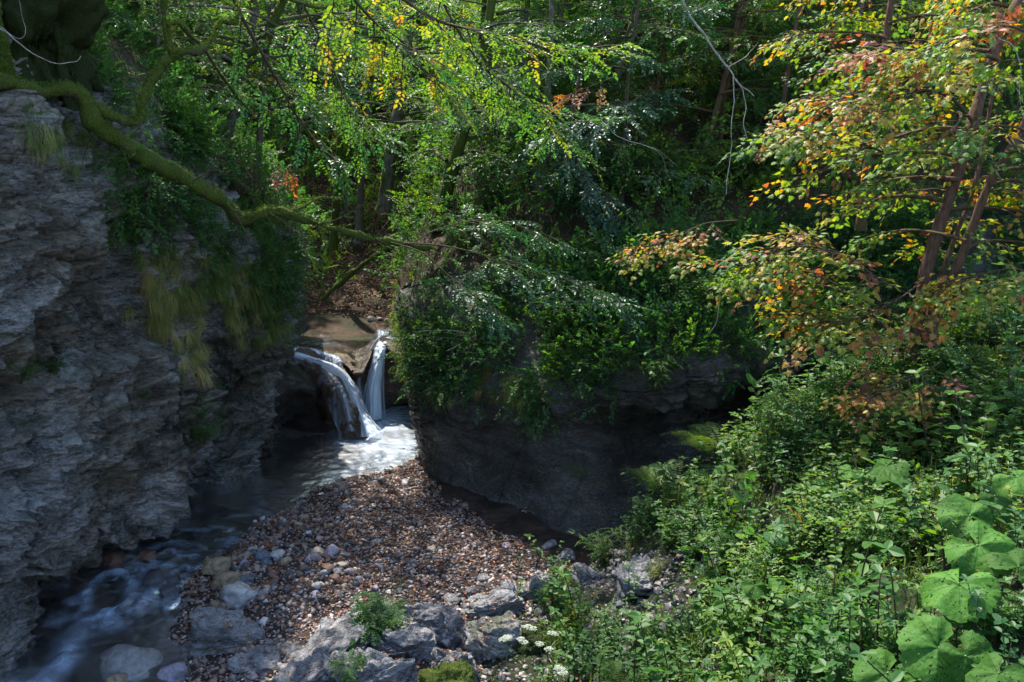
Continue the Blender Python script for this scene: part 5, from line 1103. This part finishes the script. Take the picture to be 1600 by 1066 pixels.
# left cliff top and face plants
u, v, d = proj(LCX); m = ((u > 95) & (u < 452) & (v < np.interp(u, [95, 130, 158, 220, 300, 360, 420, 470], [110, 170, 290, 430, 400, 420, 480, 530])+30*fbm(LCX*1.3, 3, 49)) & (np.abs(v-np.interp(u, [100, 150, 185, 230, 290, 345], [140, 190, 222, 250, 278, 312])+8) > 30)).astype(float)*sstep(-.3, .1, fbm(LCX*1.1, 3, 46))
cover('undergrowth', LCX, LCN, 4600, 'small', .8, .30, m, out=.7, up=.3, lift=.3, seed=7, kinds=[('small', .6), ('ivy', .2), ('herb', .2)])
uL, vL, _ = proj(LTX); m = ((uL > 120) & (uL < np.interp(vL, [300, 350], [560, 425]))).astype(float)*(np.linspace(0, 1, 90)[:, None] > .35)
cover('undergrowth', LTX, LTN, 2600, 'small', .8, .34, m, lift=.35, seed=8, kinds=[('small', .6), ('beech', .25), ('herb', .15)])
u, v, d = proj(LCX); m = ((u > 305) & (u < 400) & (v > 600) & (v < 690)).astype(float); cover('undergrowth', LCX, LCN, 120, 'small', .6, .34, m, out=.8, up=.2, lift=.1, seed=9)
for u_, v_, lab, s in [(35,600,'small fern clinging to the left cliff near the left edge', .35), (90,575,'green tongue shaped leaves growing from a crack in the left cliff', .3), (325,690,'fresh green sprig in the dark recess of the left cliff', .5), (230,625,'tiny plant on the lit part of the left cliff', .18), (315,660,'second green sprig just above the fresh one in the recess', .35)]:
    p = surf_pts(LCX, u_, v_); shrub('small0', p-A(0, 0, .05), rng.uniform(0, 6), s, lab, cat='plant', name='cliff_plant')
# bushes one can tell apart
SH = [('ivy0',RCX,760,470,.9,'dark glossy bush on the middle rock below the overhanging bough'), ('small1',RCX,880,520,.9,'mid green bush on the front of the middle rock'), ('small0',RCX,1020,600,.6,'small bush hanging lowest off the middle rock'),
      ('maple0',RCX,1110,500,.75,'green lobed leaf bush above the dark hollow'), ('beech0',RCX,960,450,.9,'broad leaved bush behind the tip of the glossy bough'), ('small1',RCX,1050,450,.9,'fine leaved bush between the glossy bough and the orange sprig'),
      ('beech1',RTX,1060,300,1.1,'light green bush beside the pale hanging twig'), ('maple0',RTX,1180,290,1.1,'lobed leaf bush right of the pale hanging twig'), ('beech0',RTX,1250,230,1.1,'upright bush on the slope left of the dark maple trunk'),
      ('ivy0',RTX,880,330,1.2,'very dark bush with bluish leaves in the middle of the slope'), ('ivy0',RTX,960,300,1.3,'dark bluish bush beside the thin sapling stem'), ('beech0',RTX,760,330,1.1,'leafy bush above the left end of the middle rock'),
      ('small1',RTX,715,385,.8,'bright small leaved bush at the top corner of the middle rock'), ('pin0',BKX,1490,600,.65,'fresh green plant with feathered leaves below the maple foot'), ('pin1',BKX,1395,555,.6,'blue green feathered leaf plant left of the maple foot'),
      ('pin0',BKX,1445,560,.5,'pale feathered sprig in front of the maple stems'), ('pin1',BKX,1080,745,.42,'blue green sprig at the edge of the dark hollow beside the ferns'), ('small0',BKX,1200,640,.75,'round leaved bush on the crest of the near bank'),
      ('beech0',BKX,1240,700,.6,'leafy bush just below the crest of the near bank'), ('small1',BKX,1350,700,.75,'dense bush in the middle of the near bank crest'), ('beech1',BKX,1370,880,.75,'large shrub with yellow tinged hanging leaves in the middle of the near bank'),
      ('maple0',BKX,1310,870,.45,'low shrub with a few yellow lobed leaves left of the large one'), ('beech0',BKX,1290,990,.5,'dark green shrub near the bottom of the near bank'), ('small0',BKX,1480,700,.7,'spreading bush above the big round leaves'),
      ('pin1',BKX,575,960,.0,''), ('small1',BKX,1560,660,.8,'leafy bush against the right edge above the big leaves'), ('pin0',BKX,1560,990,.42,'pale feathered plant between the lower big leaves'), ('small1',BKX,930,850,.5,'bushy green plant at the tip of the near bank'),
      ('small0',BKX,1010,790,.45,'dark green bush behind the fern fronds'), ('ivy0',BKX,1085,870,.4,'bluish plant on the slope below the ferns'), ('small0',BKX,900,950,.32,'small bushy plant on the moss beside the white flowers'), ('pin0',BKX,960,795,.36,'pale green feathered plant standing out against the dark rock wall')]
for key, X, u_, v_, s, lab in SH:
    if s > 0: shrub(key, surf_pts(X, u_, v_)-A(0, 0, .08*s), rng.uniform(0, 6.28), s, lab)
for u_, v_, s, lab in [(585,985,.34,'dark green feathered sprig growing between the grey slabs'), (610,955,.22,'smaller green sprig behind the dark feathered one'), (560,1050,.3,'green sprig on the rough shelf at the bottom edge'), (620,905,.12,'tiny green plants on the mid gravel')]:
    shrub('pin2' if s > .2 else 'small0', G(u_, v_+20, .20 if s > .2 else .12), rng.uniform(0, 6.28), s*1.7, lab, cat='plant', name='feathered_plant' if s > .2 else 'seedling')
# herbs of the near bank
u, v, d = proj(BKX); bare = sstep(1.2, .7, ((u-985)/115)**2+((v-925)/75)**2)+.85*sstep(1.3, .6, ((u-1170)/50)**2+((v-800)/70)**2)+.9*(u < 860); m = np.clip(1-bare, 0.02, 1)*(v < 1300)*(d < 16)
m = m*(.25+sstep(-.3, .1, fbm(BKX*1.4, 3, 47))); m = m*(1-.72*((u > 1455) & (v > 830) & (v < 1075)))
fr_ = np.minimum(np.hypot((u-1100)/50, (v-745)/38), np.hypot((u-1015)/42, (v-812)/36)); m = m*np.where(fr_ < 1, .25, 1); wide = 1+0*u
cover('undergrowth', BKX, BKN, 8200, 'herb', 1.15, .41, m*wide, lift=0, seed=10, kinds=[('herb', .85), ('small', .15)], cl=.32, clsc=1.3, out=.3, up=.5)
cover('undergrowth', BKX, BKN, 3600, 'herb', 1.5, .42, m*(u > 1060), lift=0, seed=11, kinds=[('herb', .8), ('maplet', .1), ('beech', .1)], cl=.34, clsc=1.1, out=.3, up=.6)
fm = np.ones_like(m)
cover('undergrowth', BKX, BKN, 520, 'herb', 2.3, .44, m*sstep(.0, .25, fbm(BKX*1.0, 2, 81)), lift=0, seed=14, kinds=[('herb', 1.)], out=.2, up=.6, cl=.2)
cover('undergrowth', BKX, BKN, 420, 'pinnate', .9, .50, m*sstep(.0, .2, fbm(BKX*.9+7, 2, 82)), lift=.15, seed=15, out=.2, up=.6, cl=.2, kinds=[('pinnate', 1.)])
cover('undergrowth', BKX, BKN, 1500, 'small', .7, .24, m*sstep(.0, .2, fbm(BKX*.8+3, 2, 83)), lift=.1, seed=16, out=.3, up=.6, cl=.2)
P, N = sample(BKX, BKN, 1500, m*sstep(-.1, .2, fbm(BKX*1.2+9, 2, 84))); g = Geo(); a = rng.uniform(0, 6.28, len(P)); R = frames(np.c_[np.cos(a), np.sin(a), 0*a], A(0, 0, 1)+jit(len(P), .15))
for k in range(4): q = rng.integers(0, 4, len(P)) == k; g.place(GRS['thin'][k], R[q], rng.uniform(.9, 2.2, q.sum()), P[q], rng.normal(-.12, .05, q.sum()))
tag(link('grass', g.mesh('grass', [M['grassblade']])), kind='stuff')
# ferns
def frond(L, seed, lc=.5):
    g = Geo(); r = np.random.default_rng(seed); t = np.linspace(0, 1, 14); C = np.c_[L*(t*.85), .06*L*np.sin(t*2), L*(.62*t-.62*t**2.2)]; tube(C, np.linspace(.004, .0015, 14), 4, 1, 0, g)
    n = 17; tt = np.linspace(.1, .985, n); B = np.stack([np.interp(tt, t, C[:, k]) for k in range(3)], -1); ln = L*.24*np.sin(np.clip(tt*1.0+.08, 0, 1)**.75*pi)**.7+.008
    for s in (-1, 1):
        D = np.c_[np.full(n, .42), np.full(n, s*.95), r.normal(-.15, .05, n)]; D /= np.linalg.norm(D, axis=1)[:, None]
        for b, d, l in zip(B, D, ln):                # each pinna is toothed: small leaflets along it
            m = max(3, int(l/.010)); q = (np.arange(m)+.5)/m; pp = b+d*(q*l)[:, None]-A(0, 0, 1)*(.15*l*q**2)[:, None]; w = np.array([1, 0, .1])
            for e in (-1, 1): put_leaves(g, 'far', pp, np.tile(w*e, (m, 1))+d*.8+r.normal(0, .05, (m, 3)), np.tile(A(0, 0, 1), (m, 1)), (.0125*(1-q*.7)+.003)*(l/.12)**.5, np.full(m, lc)+r.normal(0, .02, m))
    return g
FR = [frond(.62, k, .60).mesh('frond', LEAFM()) for k in range(4)]
def fern(p, s, label, n=6, a0=None, da=6.28, tilt=0.):
    root = empty('fern', p); tag(root, label, 'fern')
    for i in range(n):
        o = link('frond', FR[rng.integers(0, 4)], root); a = (rng.uniform(0, 6.28) if a0 is None else a0)+(i-(n-1)/2)*da/n+rng.normal(0, .1) if a0 is not None else i*6.28/n+rng.normal(0, .2)
        o.rotation_euler = (rng.normal(0, .15), tilt+rng.normal(-.1, .12), a); k = s*rng.uniform(.8, 1.1); o.scale = (k, k, k)
    return root
for u_, v_, s, lab, n, a0, da, tl in [(1105,722,1.55,'large fern with arching fronds at the edge of the dark hollow',7,2.4,3.6,-.15), (1135,715,.8,'fern behind the large arching one',5,1.8,3,-.2), (1020,788,1.35,'fern with two upright fronds against the dark rock wall',5,2.0,3,-.35), (900,905,.6,'dark fern at the tip of the near bank',6,2.8,4,0.),
                               (960,1075,.75,'light green fern fronds cut by the bottom edge, leftmost',6,1.9,3.5,-.1), (1020,1078,.7,'light green fern fronds cut by the bottom edge, just right of the leftmost',6,1.6,3.5,-.1), (1230,660,.7,'fern on the crest of the near bank above the herbs',6,None,6,0), (1160,760,.7,'shaded fern below the large arching one',6,3.,4,0), (1500,650,.8,'fern hidden among bushes at the right',6,None,6,0)]:
    fern(surf_pts(BKX, u_, v_)+A(0, -.1, .40 if s >= 1.1 else .12), s, lab, n, a0, da, tl)
fern(surf_pts(RCX, 690, 565)+A(0, -.05, 0), .75, 'glossy fern catching light near the left edge of the middle rock', 6, -1.6, 3.2, .2)
fern(surf_pts(LCX, 65, 175)+A(.1, -.1, 0), .5, 'blue green fern under the mossy limb at the left', 5, -1.2, 3, .3)
# butterbur
def bb_material():
    m, N, L, P, O = mat('butterbur_leaf'); at = N.new('ShaderNodeAttribute'); at.attribute_name = 'lc'
    vn = N.new('ShaderNodeAttribute'); vn.attribute_name = 'vein'
    nz = tnoise(N, L, 7, 6, .7, pos(N, L)); r = ramp(N, [(.3, (.035, .105, .014)), (.5, (.052, .14, .02)), (.7, (.085, .17, .03))]); L.new(nz.outputs['Fac'], r.inputs[0])
    oi = N.new('ShaderNodeObjectInfo'); hs = N.new('ShaderNodeHueSaturation'); L.new(r.outputs[0], hs.inputs['Color']); hv = math_(N, L, 'MULTIPLY_ADD', oi.outputs['Random'], .6); N[hv.node.name].inputs[2].default_value = .65; L.new(hv, hs.inputs['Value'])
    c = mix(N, L, math_(N, L, 'MULTIPLY', vn.outputs['Fac'], .8), hs.outputs[0], (.012, .055, .010)); L.new(c, P.inputs['Base Color']); P.inputs['Roughness'].default_value = .62; P.inputs['Specular IOR Level'].default_value = .12
    n3 = tnoise(N, L, 45, 3, .6, pos(N, L)); L.new(bump(N, L, n3.outputs['Fac'], .5, .01, bump(N, L, vn.outputs['Fac'], -.6, .012)), P.inputs['Normal'])
    t = N.new('ShaderNodeBsdfTranslucent'); L.new(c, t.inputs['Color']); mx = N.new('ShaderNodeMixShader'); mx.inputs[0].default_value = .3; L.new(P.outputs[0], mx.inputs[1]); L.new(t.outputs[0], mx.inputs[2]); L.new(mx.outputs[0], O.inputs['Surface']); return m
M['butterbur'] = bb_material(); M['stalk'] = plain('green_stalk', (.10, .20, .04), .5)
def bb_leaf(seed):
    r = np.random.default_rng(seed); na, nr = 120, 26; th = np.linspace(-pi*.90, pi*.90, na); rr = np.linspace(.02, 1, nr)
    edge = (1+.10*np.cos(th)+.05*noise(np.c_[th*1.6, th*0+seed, th*0], 1)*2+.045*np.abs(np.sin(th*13))+.05*noise(np.c_[th*5, th*0+seed, th*0], 3)+.02*np.sin(th*31))*(1-.25*np.exp(-((np.abs(th)-pi*.9)/.18)**2))
    R = rr[:, None]*edge[None]; x = R*np.cos(th); y = R*np.sin(th)*1.02; nv = 9; ph = np.abs(((th/(pi*.92)*nv/2+.5) % 1)-.5)*2
    vein = np.exp(-((1-ph)[None]*np.maximum(rr[:, None], .15)/.045)**2); side = np.abs(((ph[None]*3+rr[:, None]*5) % 1)-.5)*2; vein = np.maximum(vein, .5*np.exp(-((1-side)/.16)**2)*(rr[:, None] > .25))
    z = -.10*R**2-.22*R**4*np.abs(np.sin(th))[None]**2+.10*R*np.sin(th*4.5+seed)[None]+.07*R*np.cos(th*2+seed)+.10*np.exp(-(R/.12)**2)*-.3+.02*noise(np.stack([x*7, y*7, x*0+seed], -1), 2)+.03*(1-ph)[None]*-R
    X = np.stack([x, y, z], -1)
    n, m = X.shape[:2]; i = np.arange(n-1)[:, None]*m; j = np.arange(m-1)[None]; F = np.stack([i+j, i+m+j, i+m+j+1, i+j+1], -1)
    hl = noise(np.stack([x*9, y*9, x*0+seed*3], -1), 7)[:-1, :-1] > .46; hl |= (noise(np.stack([x*17, y*17, x*0+seed*3], -1), 8)[:-1, :-1] > .50); hl[:4] = False
    F = F[~hl].reshape(-1, 4); g = Geo().add(X, F); me = g.mesh('leaf_blade', [M['butterbur']], True)
    a = me.attributes.new('vein', 'FLOAT', 'POINT'); a.data.foreach_set('value', vein.astype(np.float32).ravel()); return me
BBL = [bb_leaf(k) for k in range(6)]
def butterbur(leaves, label):
    c = np.mean([W(u, v, y) for u, v, y, s, fa in leaves], axis=0); i = np.unravel_index(((BKX[..., 0]-c[0])**2+(BKX[..., 1]-c[1])**2).argmin(), BKX.shape[:2]); b = BKX[i]; b = A(c[0], c[1], b[2]); root = empty('butterbur', b); tag(root, label, 'plant')
    for u_, v_, y, px, fa in leaves:
        y = y-.25-rng.uniform(0, .35); p = W(u_, v_, y); s = px*.80/FPX*np.linalg.norm(p-CAM)/2; o = link('leaf', BBL[rng.integers(0, 6)], root); o.location = p-b; o.scale = (s, s, s*1.1)
        tocam = CAM-p; tocam /= np.linalg.norm(tocam); zax = Vector(A(0, 0, 1)*.75+tocam*.55+jit(1, .38)[0]); zax.normalize(); q = zax.to_track_quat('Z', 'Y'); o.rotation_euler = (q.to_matrix() @ Matrix.Rotation(fa, 3, 'Z')).to_euler()
        back = q.to_matrix() @ Matrix.Rotation(fa, 3, 'Z') @ Vector((-.02, 0, 0)); e = p-b+np.array(back)*s; k = np.linspace(0, 1, 8)[:, None]; C = (e*k)+A(0, 0, 1)*.12*np.sin(k*pi)*np.linalg.norm(e)*0-A(0,0,.0); C[:, 2] = e[2]*k[:, 0]**.8
        gs = tube(C, np.linspace(.010, .006, 8), 6); link('stalk', gs.mesh('stalk', [M['stalk']], True), root)
butterbur([(1498,912,6.1,118,-1.2),(1528,852,6.6,108,-.6)], 'plant with the two largest overlapping round leaves, full of insect holes')
butterbur([(1515,805,7.1,88,2.2)], 'bluish round leaf plant just above the two largest leaves')
butterbur([(1592,885,6.4,90,.4)], 'single round leaf plant cut by the right edge beside the largest leaves')
butterbur([(1466,1012,5.7,112,-2.6)], 'round leaf plant below the two largest leaves, leaning left')
butterbur([(1510,1026,5.5,90,-.9),(1385,1052,5.9,95,-2.4)], 'low round leaf plant with speckled holes near the bottom edge')
butterbur([(1560,1052,5.3,95,-1.5)], 'folded round leaf plant in the bottom right corner')
butterbur([(1385,728,8.8,75,-1.2),(1330,735,9.0,50,-2)], 'distant round leaf plant in the middle of the near bank')
butterbur([(1555,775,7.4,85,-1.),(1590,745,7.6,80,-.2)], 'round leaf plant at the right edge under the bushes')
butterbur([(1180,915,8.2,45,-1.5),(1215,905,8.1,35,.3)], 'small round leaf plant on the lower left of the near bank')
# white umbels
def umbel_plant(u_, v_, z, s, label):
    p = G(u_, v_, z); root = empty('white_flower', p); tag(root, label, 'flower'); V, F = LG['far']
    for k in range(rng.integers(2, 4)):
        c = A(rng.normal(0, .06), rng.normal(0, .06), rng.uniform(.0, .08))*s; n = 50; a = rng.uniform(0, 6.28, n*6); rq = np.sqrt(rng.uniform(0, 1, n))*.075*s; aq = rng.uniform(0, 6.28, n); cl = np.c_[rq*np.cos(aq), rq*np.sin(aq), .03*s-rq**2*5]+c
        P = np.repeat(cl, 6, 0)+rng.normal(0, .004, (n*6, 3)); g = Geo(); g.place((V*A(1, 1.3, 1), [(F, np.zeros(1, int), np.zeros(1))]), frames(np.c_[np.cos(a), np.sin(a), rng.normal(.1, .2, n*6)], A(0, 0, 1)+jit(n*6, .3)), .011, P, rng.uniform(0, 1, n*6)); link('umbel', g.mesh('umbel', [M['flower']]), root)
        gs = tube([A(0, 0, -.25), c*.6-A(0, 0, .1), c], [.003, .002, .002], 4); 
        for q in cl[::3]: tube([c-A(0, 0, .04), q], .0008, 3, 0, 0, gs, cap=False)
        link('stem', gs.mesh('stem', [M['stalk']]), root)
for u_, v_, z, s, lab in [(792,1004,.75,1.2,'white flower head leftmost on the mossy rock'), (818,1006,.75,1.,'round white flower head second from the left on the mossy rock'), (853,1016,.72,1.1,'white flower head lowest on the mossy rock'), (836,985,.7,1.1,'white flower head topmost on the mossy rock'),
                          (862,995,.7,1.,'white flower head rightmost on the mossy rock'), (872,1048,.9,1.2,'pale flower head near the bottom edge below the others'), (1516,385,3.9,.0,''), ]:
    if s > 0: umbel_plant(u_, v_, z, s*.62, lab)
p = W(1515,395,11.2); 
blob('moss_cushion', W(705, 1062, 9.3), (.30, .25, .12), 410, M['brushmoss'], 'bright green moss cushion at the bottom edge left of the grass fringe', 'moss', .25, 5, .02)
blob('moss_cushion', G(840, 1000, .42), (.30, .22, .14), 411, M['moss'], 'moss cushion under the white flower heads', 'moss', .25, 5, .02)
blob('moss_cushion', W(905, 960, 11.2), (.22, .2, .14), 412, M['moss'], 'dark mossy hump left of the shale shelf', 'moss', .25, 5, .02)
bpy.context.view_layer.update()
print('objects', len(bpy.data.objects), 'polys', sum(len(m.polygons) for m in bpy.data.meshes))
